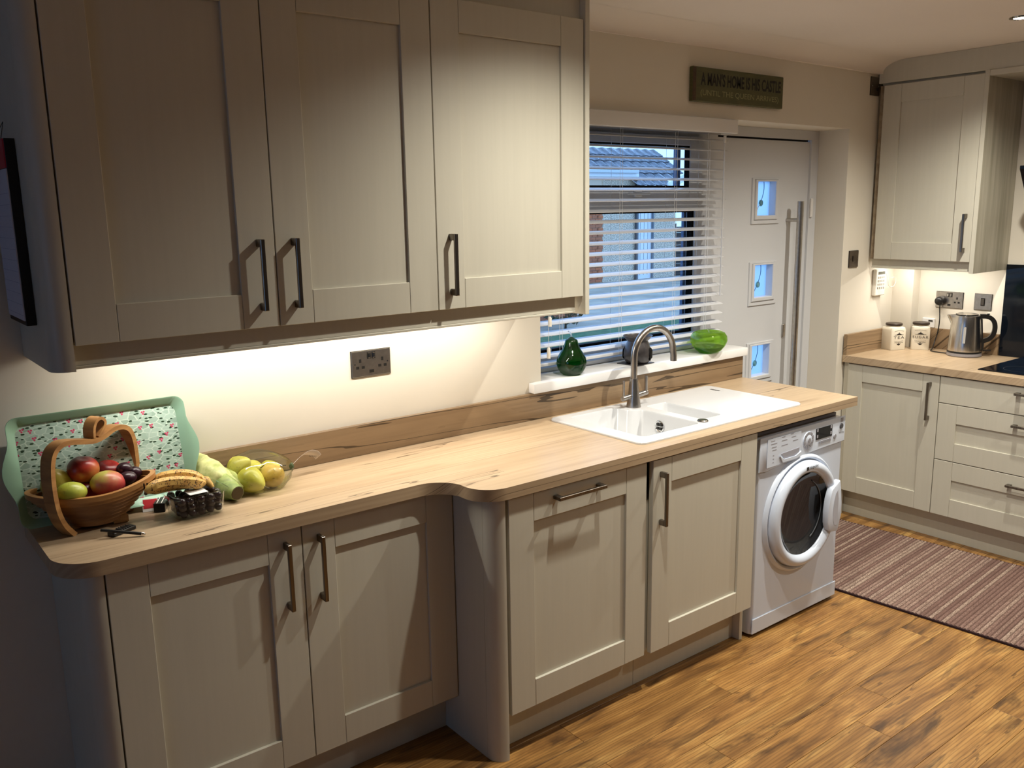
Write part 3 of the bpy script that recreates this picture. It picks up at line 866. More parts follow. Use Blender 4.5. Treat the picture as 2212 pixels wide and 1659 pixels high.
for k in range(0, len(zs), 2): lf.box(lx0, lx1, dy0, dy1, zs[k], zs[k + 1])
leaf = lf.build('door_leaf', UPVC, dr1)
def frosted():
    t = NT('frosted_glass')
    tl = t.n('ShaderNodeBsdfTranslucent', Color=(0.80, 0.90, 1.0, 1))
    gl = t.n('ShaderNodeBsdfGlossy', Roughness=0.15)
    tp_ = t.n('ShaderNodeBsdfTransparent', Color=(0.85, 0.93, 1.0, 1))
    m1 = t.n('ShaderNodeMixShader', Fac=0.15); m2 = t.n('ShaderNodeMixShader', Fac=0.06)
    t.l(tl.outputs[0], m1.inputs[1]); t.l(tp_.outputs[0], m1.inputs[2])
    t.l(m1.outputs[0], m2.inputs[1]); t.l(gl.outputs[0], m2.inputs[2])
    t.l(m2.outputs[0], t.out.inputs['Surface'])
    return t.m
FROST = frosted()
SWIRL = mat('swirl_line', (0.05, 0.13, 0.20), 0.2)
GEM = mat('glass_gem', (0.10, 0.30, 0.40), 0.05, spec=0.8)
for z0, z1 in lites:
    gf = MB()
    bx0, bx1, bz0, bz1 = lx0 - 0.038, lx1 + 0.040, z0 - 0.042, z1 + 0.016
    ix0, ix1, iz0, iz1 = lx0 + 0.001, lx1 - 0.001, z0 + 0.001, z1 - 0.001
    rg = []
    for f_, yy in ((0.0, 0.004), (0.0, -0.005), (0.05, -0.007), (0.42, -0.007), (0.47, -0.004), (0.52, -0.011), (0.60, -0.013), (0.92, -0.013), (1.0, -0.010), (1.0, 0.034)):
        a0, a1, c0, c1 = bx0 + (ix0 - bx0) * f_, bx1 + (ix1 - bx1) * f_, bz0 + (iz0 - bz0) * f_, bz1 + (iz1 - bz1) * f_
        rg.append([gf.bm.verts.new(p_) for p_ in ((a0, dy0 + yy, c0), (a1, dy0 + yy, c0), (a1, dy0 + yy, c1), (a0, dy0 + yy, c1))])
    for ra_, rb_ in zip(rg, rg[1:] + rg[:1]):
        for i in range(4): gf.bm.faces.new((ra_[i], ra_[(i + 1) % 4], rb_[(i + 1) % 4], rb_[i]))
    go = gf.build('glazing_bead', UPVC, dr1)
    MB().box(lx0, lx1, dy0 + 0.030, dy0 + 0.036, z0, z1).build('frosted_pane', FROST, dr1)
    mx = (lx0 + lx1) / 2; mz = (z0 + z1) / 2
    yl = dy0 + 0.028
    line = [(mx + 0.018 + 0.010 * math.sin(4 * u + 0.5) - 0.052 * u * u, yl, z1 - u * (z1 - z0)) for u in [i / 14 for i in range(15)]]
    MB().tube(line, 0.0018, 6).build('swirl', SWIRL, dr1)
    MB().lathe([(0.0, 0.004), (0.008, 0.004), (0.010, 0.001), (0.014, 0.001), (0.016, 0.003), (0.017, 0)], (mx + 0.004, yl + 0.001, mz - 0.022), 20, RY).build('glass_gem', GEM, dr1, smooth=40)
    MB().lathe([(0.0, 0.003), (0.010, 0.003), (0.012, 0)], (lx0 + 0.018, yl + 0.001, mz + 0.042), 18, RY).build('glass_gem', SWIRL, dr1, smooth=40)
# long bar handle
bh = MB().tube([(3.60, 0.128, 0.42), (3.60, 0.128, 1.735)], 0.0165, 20).build('bar_handle', STEEL, dr1, smooth=40)
for z in (0.52, 1.64):
    MB().tube([(3.60, 0.128, z), (3.59, dy0 - 0.0005, z)], 0.010, 14).build('handle_post', STEEL, dr1, smooth=40)
MB().box(3.585, 3.605, dy0 - 0.012, dy0 - 0.0003, 1.02, 1.09, 0.003).build('lock_plate', STEEL, dr1)
MB().box(3.7715, 3.789, YF - 0.012, YF - 0.0003, 1.65, 1.75, 0.003).build('hinge', WHITE, dr1)
MB().box(3.0045, RX1 - 0.002, YF + 0.001, YF + 0.075, 0.0005, 0.019).build('threshold', STEEL, dr1)

# venetian blind
bl = thing('venetian_blind', 'white slatted venetian blind hanging half open in front of the window', 'blind', (2.3, 0.06, RZ))
BX0, BX1 = 1.742, 2.944; BYC = 0.112
MB().box(BX0 - 0.006, 2.880, -0.016, -0.004, 2.036, 2.0945, 0.0015).box(2.868, 2.880, -0.004, 0.07, 2.036, 2.0945, 0.0015).build('valance', VALM, bl)
MB().box(BX0, BX1 - 0.010, 0.078, 0.145, 2.045, 2.094).build('headrail', BLINDM, bl)
def slat(L):
    m = MB()
    n = 6
    for s_ in (1,):
        top = []; bot = []
        for i in range(n + 1):
            u = -1 + 2 * i / n
            zz = 0.0022 * (1 - u * u)
            top.append((u * 0.025, zz + 0.0012)); bot.append((u * 0.025, zz - 0.0012))
        m.prism(top + bot[::-1], -L / 2, L / 2, 'yz')
    return m.mesh('slat', BLINDM, smooth=40)
SL = slat(BX1 - BX0)
TILT = math.radians(13)
nsl = 22
for k in range(nsl):
    z = 2.016 - 0.0443 * k
    if z < 1.095: break
    inst(SL, 'slat', bl, ((BX0 + BX1) / 2, BYC, z), (TILT, 0, 0))
zb = z + 0.0443 - 0.028
MB().box(BX0, BX1, BYC - 0.024, BYC + 0.024, zb - 0.012, zb, 0.002).build('bottom_rail', BLINDM, bl)
CORD = mat('white_cord', (0.75, 0.75, 0.75), 0.6)
for x in (1.90, 2.24, 2.58, 2.80):
    for yy in (BYC - 0.0265, BYC + 0.0265):
        MB().tube([(x, yy, 2.045), (x, yy, zb - 0.008)], 0.0007, 5).build('ladder_cord', CORD, bl)
    MB().tube([(x + 0.012, BYC - 0.029, 2.045), (x + 0.012, BYC - 0.029, zb - 0.008)], 0.0007, 5).build('lift_cord', CORD, bl)
for x, z0, z1 in ((1.793, 1.262, 1.302), (1.786, 1.135, 1.180)):
    MB().tube([(x, 0.022, z1), (x, 0.022, 2.04)], 0.0008, 5).build('pull_cord', CORD, bl)
    MB().lathe([(0, 0), (0.0075, 0.001), (0.0075, z1 - z0 - 0.006), (0.004, z1 - z0), (0, z1 - z0)], (x, 0.022, z0), 12).build('cord_toggle', mat('toggle_cream', (0.78, 0.72, 0.62), 0.4), bl, smooth=40)
MB().tube([(2.90, 0.072, 1.30), (2.90, 0.072, 2.03)], 0.0035, 8).build('tilt_wand', BLINDM, bl)
MB().tube([(2.90, 0.072, 2.002), (2.90, 0.072, 2.034)], 0.0065, 10).build('wand_hook', WHITE, bl)

# ------------------------------------------------------------------ lamps
dn = thing('downlight', 'lit white downlight recessed in the ceiling near the picture top right', 'downlight', (0, 0, ZC), 'ceiling downlights')
MB().lathe([(0.030, -0.0005), (0.046, -0.0005), (0.045, -0.004), (0.034, -0.006), (0.030, -0.003)], (0, 0, ZC), 32, closed=True).build('bezel', CHROME, dn, smooth=40)
MB().lathe([(0, -0.002), (0.0298, -0.002), (0.0298, -0.0006), (0, -0.0006)], (0, 0, ZC), 24).build('lens', mat('lamp_lens', (1, 1, 1), 0.5, emit=((1.0, 0.93, 0.80), 60)), dn)
LPOS = [(3.495, -0.922, 1.2), (2.42, -1.0, 1.2), (1.42, -0.96, 0.95), (1.95, -2.4, 0.08), (3.35, -2.35, 1.0)]
LLAB = ['lit white downlight recessed in the ceiling near the picture top right', None]
lab2 = [None, 'ceiling downlight above the kitchen sink, outside the picture', 'ceiling downlight in front of the single wall cabinet, outside the picture', 'ceiling downlight above the middle of the floor, outside the picture', 'ceiling downlight above the rug end, outside the picture']
for k, (x, y, pw) in enumerate(LPOS):
    o = dn if k == 0 else dup(dn, (x, y, ZC), lab2[k])
    o.location = (x, y, ZC)
    ld = bpy.data.lights.new('downlight_lamp', 'SPOT')
    ld.energy = LAMP_W * 4 * pw
    ld.color = LAMP_COL
    ld.spot_size = math.radians(144)
    ld.spot_blend = 1.0
    ld.shadow_soft_size = 0.022
    lo_ = bpy.data.objects.new('downlight_lamp', ld)
    COL.objects.link(lo_)
    lo_.location = (x, y, ZC - 0.012)
# LED strips under the wall cabinets
def strip(name, label, x0, x1, y, z, along_y=False, W=STRIP_W):
    t_ = thing(name, label, 'light strip', ((x0 + x1) / 2, y, z))
    if along_y: MB().box(y - 0.008, y + 0.008, x0, x1, z + 0.004, z + 0.012).build('profile', WHITE, t_)
    else: MB().box(x0, x1, y - 0.008, y + 0.008, z + 0.004, z + 0.012).build('profile', WHITE, t_)
    ld = bpy.data.lights.new(name + '_lamp', 'AREA')
    ld.shape = 'RECTANGLE'
    ld.size = abs(x1 - x0); ld.size_y = 0.012
    ld.energy = W; ld.color = STRIP_COL
    lo_ = bpy.data.objects.new(name + '_lamp', ld)
    COL.objects.link(lo_)
    if along_y:
        t_.location = (y, (x0 + x1) / 2, z)
        lo_.location = (y, (x0 + x1) / 2, z + 0.003); lo_.rotation_euler = (0, 0, PI / 2)
        for c in t_.children: attach(c, t_)
    else: lo_.location = ((x0 + x1) / 2, y, z + 0.003)
    return t_
strip('light_strip', 'white light strip under the left wall cabinets, hidden behind their pelmet', 0.12, 1.5, -0.16, ZU0 - 0.0125)
strip('light_strip', 'white light strip under the far corner cabinet, hidden behind its pelmet', -0.50, -0.05, 4.26, ZU0 - 0.0125, True, STRIP_W * 0.36)

# ------------------------------------------------------------------ switches, sockets
def place(fr, a, z):
    return lambda p, d_, q: fr(a + p, d_, z + q)
def plate(m_fr, w_, h_, name, label, cat, loc, col, depth=0.006):
    t_ = thing(name, label, cat, loc)
    MB(m_fr).box(-w_ / 2, w_ / 2, 0.0003, 0.0035, -h_ / 2, h_ / 2).build('back_plate', BLACKP, t_)
    MB(m_fr).box(-w_ / 2 + 0.001, w_ / 2 - 0.001, 0.0035, depth, -h_ / 2 + 0.001, h_ / 2 - 0.001, 0.0015).build('plate', col, t_)
    for sx in (-1, 1):
        MB(m_fr).box(sx * (w_ / 2 - 0.013) - 0.0025, sx * (w_ / 2 - 0.013) + 0.0025, depth, depth + 0.0006, -0.0025, 0.0025, 0.0004).build('screw', CHROME, t_)
    return t_, depth
def double_socket(m_fr, label, loc):
    t_, dp = plate(m_fr, 0.150, 0.090, 'double_socket', label, 'socket', loc, STEEL)
    for sx in (-1, 1):
        cx = sx * 0.042
        MB(m_fr).box(cx - 0.004, cx + 0.004, dp, dp + 0.0005, 0.0045, 0.0165).build('pin_hole', BLACKP, t_)
        for dx in (-0.0105, 0.0105):
            MB(m_fr).box(cx + dx - 0.0055, cx + dx + 0.0055, dp, dp + 0.0005, -0.0165, -0.0075).build('pin_hole', BLACKP, t_)
        rk = MB(m_fr).box(sx * 0.0085 - 0.0072, sx * 0.0085 + 0.0072, dp, dp + 0.0008, 0.0150, 0.0385, 0.0002).build('rocker_surround', BLACKP, t_)
        MB(m_fr).box(sx * 0.0085 - 0.0045, sx * 0.0085 + 0.0045, dp + 0.0008, dp + 0.0040, 0.0180, 0.0355, 0.001).build('rocker', CHROME, rk)
    MB(m_fr).box(-0.0085, 0.0085, dp, dp + 0.0005, -0.033, -0.0225).build('usb_port', BLACKP, t_)
    return t_
double_socket(place(F0, 0.976, 1.220), 'steel double socket on the wall under the left wall cabinets', (0.976, 0, 1.22))
double_socket(place(F1, 0.270, 1.187), 'steel double socket on the hob wall with black plug in it', (XW, -0.27, 1.187))
t_, dp = plate(place(F1, 0.450, 1.188), 0.092, 0.088, 'cooker_switch', 'square steel cooker switch on the wall above the kettle', 'switch', (XW, -0.45, 1.188), STEEL)
rk = MB(place(F1, 0.450, 1.188)).box(-0.011, 0.011, dp, dp + 0.001, -0.021, 0.021, 0.0003).build('rocker_surround', BLACKP, t_)
MB(place(F1, 0.450, 1.188)).box(-0.008, 0.008, dp + 0.001, dp + 0.005, -0.016, 0.016, 0.0015).build('rocker', NICKEL, rk)
BRONZE = steel_mat('bronze_plate', (0.17, 0.14, 0.115), 0.4, (40, 40, 40), 0.15)
FS = lambda x, z: (lambda p, d_, q: (x + p, wy(x) - d_, z + q))
t_, dp = plate(FS(3.937, 1.427), 0.088, 0.090, 'light_switch', 'square bronze light switch on the wall right of the back door', 'switch', (3.937, wy(3.9), 1.427), BRONZE, 0.008)
MB(FS(3.937, 1.427)).box(-0.014, 0.014, dp, dp + 0.004, -0.014, 0.016, 0.001).build('rocker', BRONZE, t_)
t_, dp = plate(FS(4.050, 2.322), 0.086, 0.094, 'fan_switch', 'bronze switch plate high in the corner beside the far cabinet', 'switch', (4.05, wy(4.05), 2.322), BRONZE, 0.008)
MB(FS(4.050, 2.322)).box(0.004, 0.024, dp, dp + 0.003, -0.024, -0.010, 0.001).build('rocker', BLACKP, t_)

# alarm keypad with its looped cable
kp = thing('alarm_keypad', 'small white alarm keypad on the wall under the far corner cabinet', 'keypad', (4.21, wy(4.2), 1.285))
CREAMP = mat('cream_plastic', (0.80, 0.76, 0.68), 0.35)
fk = FS(4.205, 1.285)
MB(fk).box(-0.050, 0.050, 0.0004, 0.024, -0.073, 0.073, 0.004).build('case', CREAMP, kp)
MB(fk).box(-0.030, 0.040, 0.024, 0.0246, 0.044, 0.060).build('screen', mat('lcd_grey', (0.10, 0.10, 0.08), 0.2), kp)
KEYM = mat('key_grey', (0.42, 0.40, 0.36), 0.5)
for r_ in range(4):
    for c_ in range(4):
        MB(fk).box(-0.032 + c_ * 0.0195, -0.032 + c_ * 0.0195 + 0.012, 0.024, 0.0262, 0.022 - r_ * 0.0195, 0.022 - r_ * 0.0195 + 0.012, 0.001).build('key', KEYM, kp)
cb = [(4.257, 0.010, 1.345), (4.275, 0.008, 1.33), (4.283, 0.0, 1.30), (4.292, 0.0, 1.262), (4.315, 0.0, 1.252), (4.35, 0.0, 1.255), (4.368, 0.0, 1.275), (4.366, 0.0, 1.298), (4.34, 0.0, 1.305), (4.31, 0.0, 1.304)]
MB().tube(cb, 0.0018, 6).build('cable', CREAMP, kp, smooth=50)

# wooden wall sign
sg = thing('wall_sign', 'green wooden sign lettered in black and cream above the back door', 'sign', (2.88, 0, 2.226))
SIGNM = mat_noise('sign_green', lin(70, 72, 40), lin(88, 84, 48), 6, 0.6, (3, 3, 14), lo=0.3, hi=0.7)
MB().box(2.560, 3.196, -0.022, -0.0006, 2.158, 2.300, 0.003).build('board', SIGNM, sg)
MB().box(2.5595, 2.580, -0.0224, -0.0220, 2.161, 2.297).build('worn_edge', mat_noise('sign_brown', lin(62, 40, 22), lin(84, 60, 34), 20, 0.6), sg)
yS = -0.0222
lettering('lettering', "A MAN'S HOME IS HIS CASTLE", mat('sign_black', lin(18, 14, 8), 0.6), sg, (2.610, yS, 2.226), (1, 0, 0), (0, 0, 1), 0.565, 0.054, 0.0003, 0.028)
lettering('lettering', '(UNTIL THE QUEEN ARRIVES)', mat('sign_cream', lin(140, 136, 92), 0.6), sg, (2.610, yS, 2.178), (1, 0, 0), (0, 0, 1), 0.550, 0.030, 0.0003)

# calendar on the end post
cl = thing('wall_calendar', 'dark-backed hanging calendar with red header on the left cabinet end', 'calendar', (-0.054, -0.15, 1.9))
MB().box(-0.076, -0.0536, -0.245, -0.030, 1.466, 1.900, 0.001).build('backing', mat('calendar_black', (0.008, 0.008, 0.012), 0.6), cl)
MB().box(-0.0785, -0.0762, -0.243, -0.032, 1.478, 1.832).build('page', mat('calendar_page', (0.55, 0.56, 0.66), 0.7), cl)
MB().box(-0.0790, -0.0762, -0.243, -0.032, 1.834, 1.899).build('header', mat('calendar_red', (0.42, 0.03, 0.06), 0.5), cl)
MB().tube([(-0.074, -0.20, 1.90), (-0.056, -0.14, 1.945), (-0.074, -0.08, 1.90)], 0.0008, 5).build('string', BLACKP, cl)
for k in range(12):
    MB().box(-0.0789, -0.0786, -0.238, -0.037, 1.49 + k * 0.026, 1.4906 + k * 0.026).build('rule', mat('rule_blue', (0.22, 0.24, 0.4), 0.7) if k == 0 else bpy.data.materials['rule_blue'], cl)

# ------------------------------------------------------------------ tray leaning on the wall
def tray_mat():
    t = NT('tray_print')
    p = t.obj()
    sx = t.n('ShaderNodeSeparateXYZ'); t.l(p, sx.inputs[0])
    cb_ = t.n('ShaderNodeCombineXYZ'); t.l(sx.outputs[0], cb_.inputs[0]); t.l(sx.outputs[2], cb_.inputs[1])
    q = cb_.outputs[0]
    def vor(vec, scale, feat='F1', rnd=1.0):
        nd = t.t.nodes.new('ShaderNodeTexVoronoi')
        nd.voronoi_dimensions = '2D'; nd.feature = feat
        nd.inputs['Scale'].default_value = scale; nd.inputs['Randomness'].default_value = rnd
        t.l(vec, nd.inputs['Vector'])
        return nd
    base = (0.62, 0.76, 0.66, 1)
    v1 = vor(t.map(q, (1, 1.7, 1), rot=(0, 0, 0.6)), 42)
    lv = t.ramp(v1.outputs['Color'], [(0.2, (0.32, 0.46, 0.38, 1)), (0.8, (0.48, 0.65, 0.55, 1))])
    e1 = vor(t.map(q, (1, 1.7, 1), rot=(0, 0, 0.6)), 42, 'DISTANCE_TO_EDGE')
    col = t.mix(t.math('GREATER_THAN', e1.outputs['Distance'], 0.075), base, lv)
    v2 = vor(t.map(q, (1.6, 1, 1), rot=(0, 0, 0.5)), 33)
    m2 = t.math('MULTIPLY', t.math('LESS_THAN', v2.outputs['Distance'], 0.36), 0.55)
    col = t.mix(m2, col, (0.45, 0.60, 0.52, 1))
    for k, (rot, sc_, th) in enumerate(((0.7, 30, 0.15), (-0.5, 33, 0.12), (1.5, 26, 0.12))):
        v3 = vor(t.map(q, (1, 2.2, 1), loc=(k * 3.3, k * 1.7, 0), rot=(0, 0, rot)), sc_, rnd=0.9)
        sp3 = t.n('ShaderNodeSeparateXYZ'); t.l(v3.outputs['Color'], sp3.inputs[0])
        mk = t.math('MULTIPLY', t.math('LESS_THAN', v3.outputs['Distance'], th), t.math('GREATER_THAN', sp3.outputs[0], 0.5))
        col = t.mix(mk, col, (0.025, 0.06, 0.03, 1))
    for dx, dy in ((0, 0), (0.0058, 0.001), (0.0028, 0.0058)):
        v4 = vor(t.map(q, (1, 1, 1), loc=(dx, dy, 0)), 23, rnd=0.85)
        col = t.mix(t.math('LESS_THAN', v4.outputs['Distance'], 0.062), col, (0.62, 0.07, 0.16, 1))
    t.l(col, t.b.inputs['Base Color'])
    t.b.inputs['Roughness'].default_value = 0.35
    return t.m
TRW, TRH = 0.452, 0.288
tray = thing('serving_tray', 'mint green tray printed with leaves and berries, leaning on the wall', 'tray', (0.103, -0.097, ZW1 + 0.003))
lean = math.atan2(0.072, TRH)
TM = Matrix.Translation((0.103, -0.098, ZW1 + 0.0035)) @ Matrix.Rotation(-lean, 4, 'X')
MINT = mat('mint_melamine', (0.33, 0.55, 0.40), 0.3, spec=0.5)
def tray_build():
    m = MB()
    bm = m.bm
    def outline(e, bulge):
        """rounded rectangle grown by e, handles bulging at the two short sides"""
        pts = []
        x, z0, z1, r = TRW / 2 + e, -e, TRH + e, 0.028
        pts += arc(x - r, z0 + r, r, -90, 0, 5)
        n = 14
        for i in range(1, n):
            u = i / n
            zz = z0 + r + (z1 - z0 - 2 * r) * u
            b = 0
            if 0.14 < u < 0.86: b = bulge * (0.5 - 0.5 * math.cos(2 * PI * (u - 0.14) / 0.72)) ** 0.8
            pts.append((x + b, zz))
        pts += arc(x - r, z1 - r, r, 0, 90, 5)
        pts += [(-a, b) for a, b in pts[::-1]]
        return pts
    rings = [outline(-0.020, 0.0), outline(-0.017, 0.0), outline(-0.002, 0.004), outline(0.002, 0.024), outline(0.0025, 0.024), outline(-0.004, 0.006), outline(-0.022, 0)]
    hs = [0.004, 0.006, 0.024, 0.026, 0.0235, 0.019, 0.0]
    vv = [[bm.verts.new((x, -h, z)) for x, z in rg] for rg, h in zip(rings, hs)]
    for a, b in zip(vv, vv[1:]):
        k = len(a)
        for i in range(k):
            j = (i + 1) % k
            bm.faces.new((a[i], a[j], b[j], b[i]))
    bm.faces.new(vv[-1])
    return m
tb = tray_build()
for v in tb.bm.verts: v.co.z += 0.009
tb.bm.transform(TM)
tb.build('rim', MINT, tray, smooth=40)
pm_ = MB()
pm_.prism([(a, b + 0.009) for a, b in rrect(-TRW / 2 + 0.0195, TRW / 2 - 0.0195, 0.0195, TRH - 0.0195, 0.010, 4)], -0.0045, -0.0005, 'xz')
po = pm_.build('printed_base', tray_mat())
po.matrix_world = TM
po.parent = tray; po.matrix_parent_inverse = Matrix.Translation(-wloc(tray))

# ------------------------------------------------------------------ wooden apple basket with fruit
bk = thing('fruit_basket', 'folding wooden apple-shaped basket full of fruit in front of the mint tray', 'basket', (0.055, -0.14, ZW1))
BW = mat_noise('basket_wood', lin(150, 104, 58), lin(196, 146, 88), 9, 0.4, (1, 1, 6), lo=0.3, hi=0.7)
BWD = mat_noise('basket_wood_dark', lin(124, 84, 48), lin(168, 120, 72), 9, 0.45, (1, 1, 6), lo=0.3, hi=0.7)
hd_ = Vector((0.855, 0.519, 0)); hn_ = Vector((-0.519, 0.855, 0)); HC = Vector((0.06, -0.13, 0))
hoop = [(-0.098, 0.9105), (-0.125, 0.945), (-0.140, 0.985), (-0.1455, 1.03), (-0.1455, 1.08), (-0.140, 1.118), (-0.127, 1.142), (-0.103, 1.154), (-0.072, 1.152), (-0.036, 1.144), (0, 1.138), (0.036, 1.144), (0.066, 1.154), (0.098, 1.152), (0.119, 1.138), (0.130, 1.112), (0.134, 1.078), (0.134, 1.03), (0.128, 0.985), (0.115, 0.945), (0.092, 0.9105)]
def smooth_path(p, n=3):
    p = [Vector(a) for a in p]
    out = []
    for i in range(len(p) - 1):
        p0, p1, p2, p3 = p[max(i - 1, 0)], p[i], p[i + 1], p[min(i + 2, len(p) - 1)]
        for k in range(n):
            u = k / n
            out.append(0.5 * ((2 * p1) + (p2 - p0) * u + (2 * p0 - 5 * p1 + 4 * p2 - p3) * u * u + (3 * p1 - p0 - 3 * p2 + p3) * u ** 3))
    out.append(p[-1])
    return out
hp_ = smooth_path([Vector((s, z, 0)) for s, z in hoop])
rib = []
for i, a in enumerate(hp_):
    tg = (hp_[min(i + 1, len(hp_) - 1)] - hp_[max(i - 1, 0)]).normalized()
    nr = Vector((-tg.y, tg.x))
    rib.append((HC + hd_ * a.x + Vector((0, 0, a.y)), hn_, hd_ * nr.x + Vector((0, 0, nr.y))))
MB().ribbon(rib, 0.036, 0.013).build('handle_hoop', BW, bk, smooth=45)
stem = smooth_path([Vector((s, z, 0)) for s, z in [(-0.004, 1.146), (-0.002, 1.170), (0.008, 1.188), (0.024, 1.194), (0.036, 1.184), (0.034, 1.170), (0.022, 1.157), (0.010, 1.146)]])
rib = []
for i, a in enumerate(stem):
    tg = (stem[min(i + 1, len(stem) - 1)] - stem[max(i - 1, 0)]).normalized()
    nr = Vector((-tg.y, tg.x))
    rib.append((HC + hd_ * a.x + Vector((0, 0, a.y)), hn_, hd_ * nr.x + Vector((0, 0, nr.y))))
MB().ribbon(rib, 0.036, 0.008).build('stem_loop', BW, bk, smooth=45)
bd = Vector((0.97, -0.243, 0)); bn_ = Vector((0.243, 0.97, 0)); BC = Vector((0.047, -0.140, 0))
def bowl_pt(u, s, zoff=0.0):
    """point on ring s (0 rim .. 1 foot) at angle u: heart-like outline with raised, pointed ends"""
    a, b = 0.150 * (1 - 0.60 * s), 0.094 * (1 - 0.52 * s)
    c, sn = math.cos(u), math.sin(u)
    k = 1 + 0.06 * abs(c) ** 6
    rise = 0.024 * max(0, c) ** 2 + 0.010 * max(0, -c) ** 2
    z = 1.012 + rise * (1 - s) - 0.086 * s + zoff
    return BC + bd * (a * c * k) + bn_ * (b * sn) + Vector((0, 0, z))
NL = 8
for k in range(NL):
    s0 = k / NL
    m = MB()
    seg = 40
    th = 0.0135
    rows = [[], [], [], []]
    for i in range(seg):
        u = 2 * PI * i / seg
        po_ = bowl_pt(u, s0); cen = BC + Vector((0, 0, po_.z))
        inn = cen + (po_ - cen) * (1 - (0.013 if k == 0 else 0.011) / (po_ - cen).length)
        rows[0].append(m.bm.verts.new(po_)); rows[1].append(m.bm.verts.new(inn))
        rows[2].append(m.bm.verts.new(inn - Vector((0, 0, th)))); rows[3].append(m.bm.verts.new(po_ - Vector((0, 0, th))))
    for a_ in range(4):
        r0, r1 = rows[a_], rows[(a_ + 1) % 4]
        for i in range(seg):
            j = (i + 1) % seg
            m.bm.faces.new((r0[i], r0[j], r1[j], r1[i]))
    m.build('rim' if k == 0 else 'spiral_ring', BW if k < 2 else BWD, bk, smooth=40)
mfl = MB()
vs_ = [mfl.bm.verts.new(bowl_pt(2 * PI * i / 32, 0.96, 0.002)) for i in range(32)]
mfl.bm.faces.new(vs_)
vs2 = [mfl.bm.verts.new(bowl_pt(2 * PI * i / 32, 0.98, -0.008)) for i in range(32)]
mfl.bm.faces.new(vs2)
for i in range(32): mfl.bm.faces.new((vs_[i], vs_[(i + 1) % 32], vs2[(i + 1) % 32], vs2[i]))
mfl.build('bowl_base', BWD, bk)
for s_ in (-1, 1):
    f0 = BC + bd * (0.058 * s_) + bn_ * (-0.016)
    MB().prism([(f0.x - 0.016, f0.y - 0.010), (f0.x + 0.020, f0.y - 0.014), (f0.x + 0.014, f0.y + 0.014), (f0.x - 0.018, f0.y + 0.012)], ZW1 + 0.0005, 0.935, bev=0.003).build('foot', BW, bk)
# hinge pins on the basket side
for s_ in (0.126, 0.134):
    p_ = BC + bd * s_ + bn_ * (-0.058)
    MB().box(p_.x - 0.0015, p_.x + 0.0015, p_.y - 0.004, p_.y - 0.001, 1.006, 1.022).build('joint_slot', DARK, bk)

def fruit_mat(name, stops, axis=(0.6, -0.3, 0.7), speck=0.0, rough=0.35, nscale=22):
    t = NT(name)
    p = t.obj()
    dt = t.n('ShaderNodeVectorMath'); dt.operation = 'DOT_PRODUCT'
    t.l(p, dt.inputs[0]); dt.inputs[1].default_value = axis
    nz = t.noise(p, nscale, 4, 0.6)
    f = t.math('ADD', t.math('ADD', 0.5, t.math('MULTIPLY', dt.outputs['Value'], 11.0)), t.math('MULTIPLY', t.math('SUBTRACT', nz, 0.5), 0.7))
    col = t.ramp(f, stops)
    if speck:
        s_ = t.noise(p, 160, 2, 0.5)
        col = t.mix(t.math('MULTIPLY', t.math('GREATER_THAN', s_, 0.66), speck), col, (0.10, 0.06, 0.02, 1))
    t.l(col, t.b.inputs['Base Color'])
    t.b.inputs['Roughness'].default_value = rough
    t.b.inputs['Subsurface Weight'].default_value = 0.0
    return t.m
def local(mb, name, m, loc, rot=(0, 0, 0), smooth=60):
    o = mb.build(name, m, None, smooth)
    o.location = loc; o.rotation_euler = rot
    return o
def apple_fn(r):
    def fn(p, d):
        rad = math.sqrt(d.x ** 2 + d.y ** 2)
        dip = 0.22 * r * math.exp(-(rad / 0.33) ** 2)
        z = p.z - math.copysign(dip, d.z)
        k = 1.0 + 0.05 * d.z
        return Vector((p.x * k, p.y * k, z))
    return fn
def pear_fn(L, r):
    def fn(p, d):
        t_ = (d.z + 1) / 2
        rr = 1.0 - 0.42 * max(0, (t_ - 0.40) / 0.60) ** 1.1
        return Vector((p.x * rr, p.y * rr, d.z * L))
    return fn
RED = fruit_mat('apple_red', [(0.2, lin(96, 18, 22)), (0.5, lin(168, 48, 40)), (0.72, lin(190, 96, 52)), (0.95, lin(186, 140, 70))], (0.4, -0.5, -0.55))
MANGO = fruit_mat('mango_skin', [(0.25, lin(120, 24, 40)), (0.5, lin(184, 74, 66)), (0.66, lin(186, 110, 80)), (0.85, lin(176, 168, 78))], (-0.6, 0.1, 0.75))
YEL = fruit_mat('pear_yellow', [(0.2, lin(150, 148, 50)), (0.7, lin(196, 186, 84))], speck=0.4)
LIMEM = fruit_mat('lime_green', [(0.2, lin(132, 150, 40)), (0.8, lin(180, 188, 76))], speck=0.3)
PLUM = fruit_mat('plum_skin', [(0.2, lin(22, 10, 18)), (0.8, lin(52, 22, 36))], rough=0.28)
STALK = mat('stalk_brown', (0.05, 0.03, 0.015), 0.7)
def fruit(name, label, cat, m, loc, r, rot=(0, 0, 0), fn=None, group=None, stalk=None):
    o = local(MB().ball((0, 0, 0), r, fn=fn, seg=24, rings=16), name, m, loc, rot)
    tag(o, label, cat, group)
    if stalk:
        s_ = MB().tube([(0, 0, stalk), (0.002, 0.001, stalk + 0.010), (0.005, 0.002, stalk + 0.018)], [0.0016, 0.0014, 0.0018], 6)
        so_ = s_.build('stalk', STALK)
        so_.parent = o
    return o
fruit('pear', 'yellow-green pear in the wooden basket, half behind its handle', 'pear', YEL, (-0.034, -0.118, 1.038), (0.040, 0.040, 0.046), (0.5, -0.5, 0.3), pear_fn(0.050, 0.04))
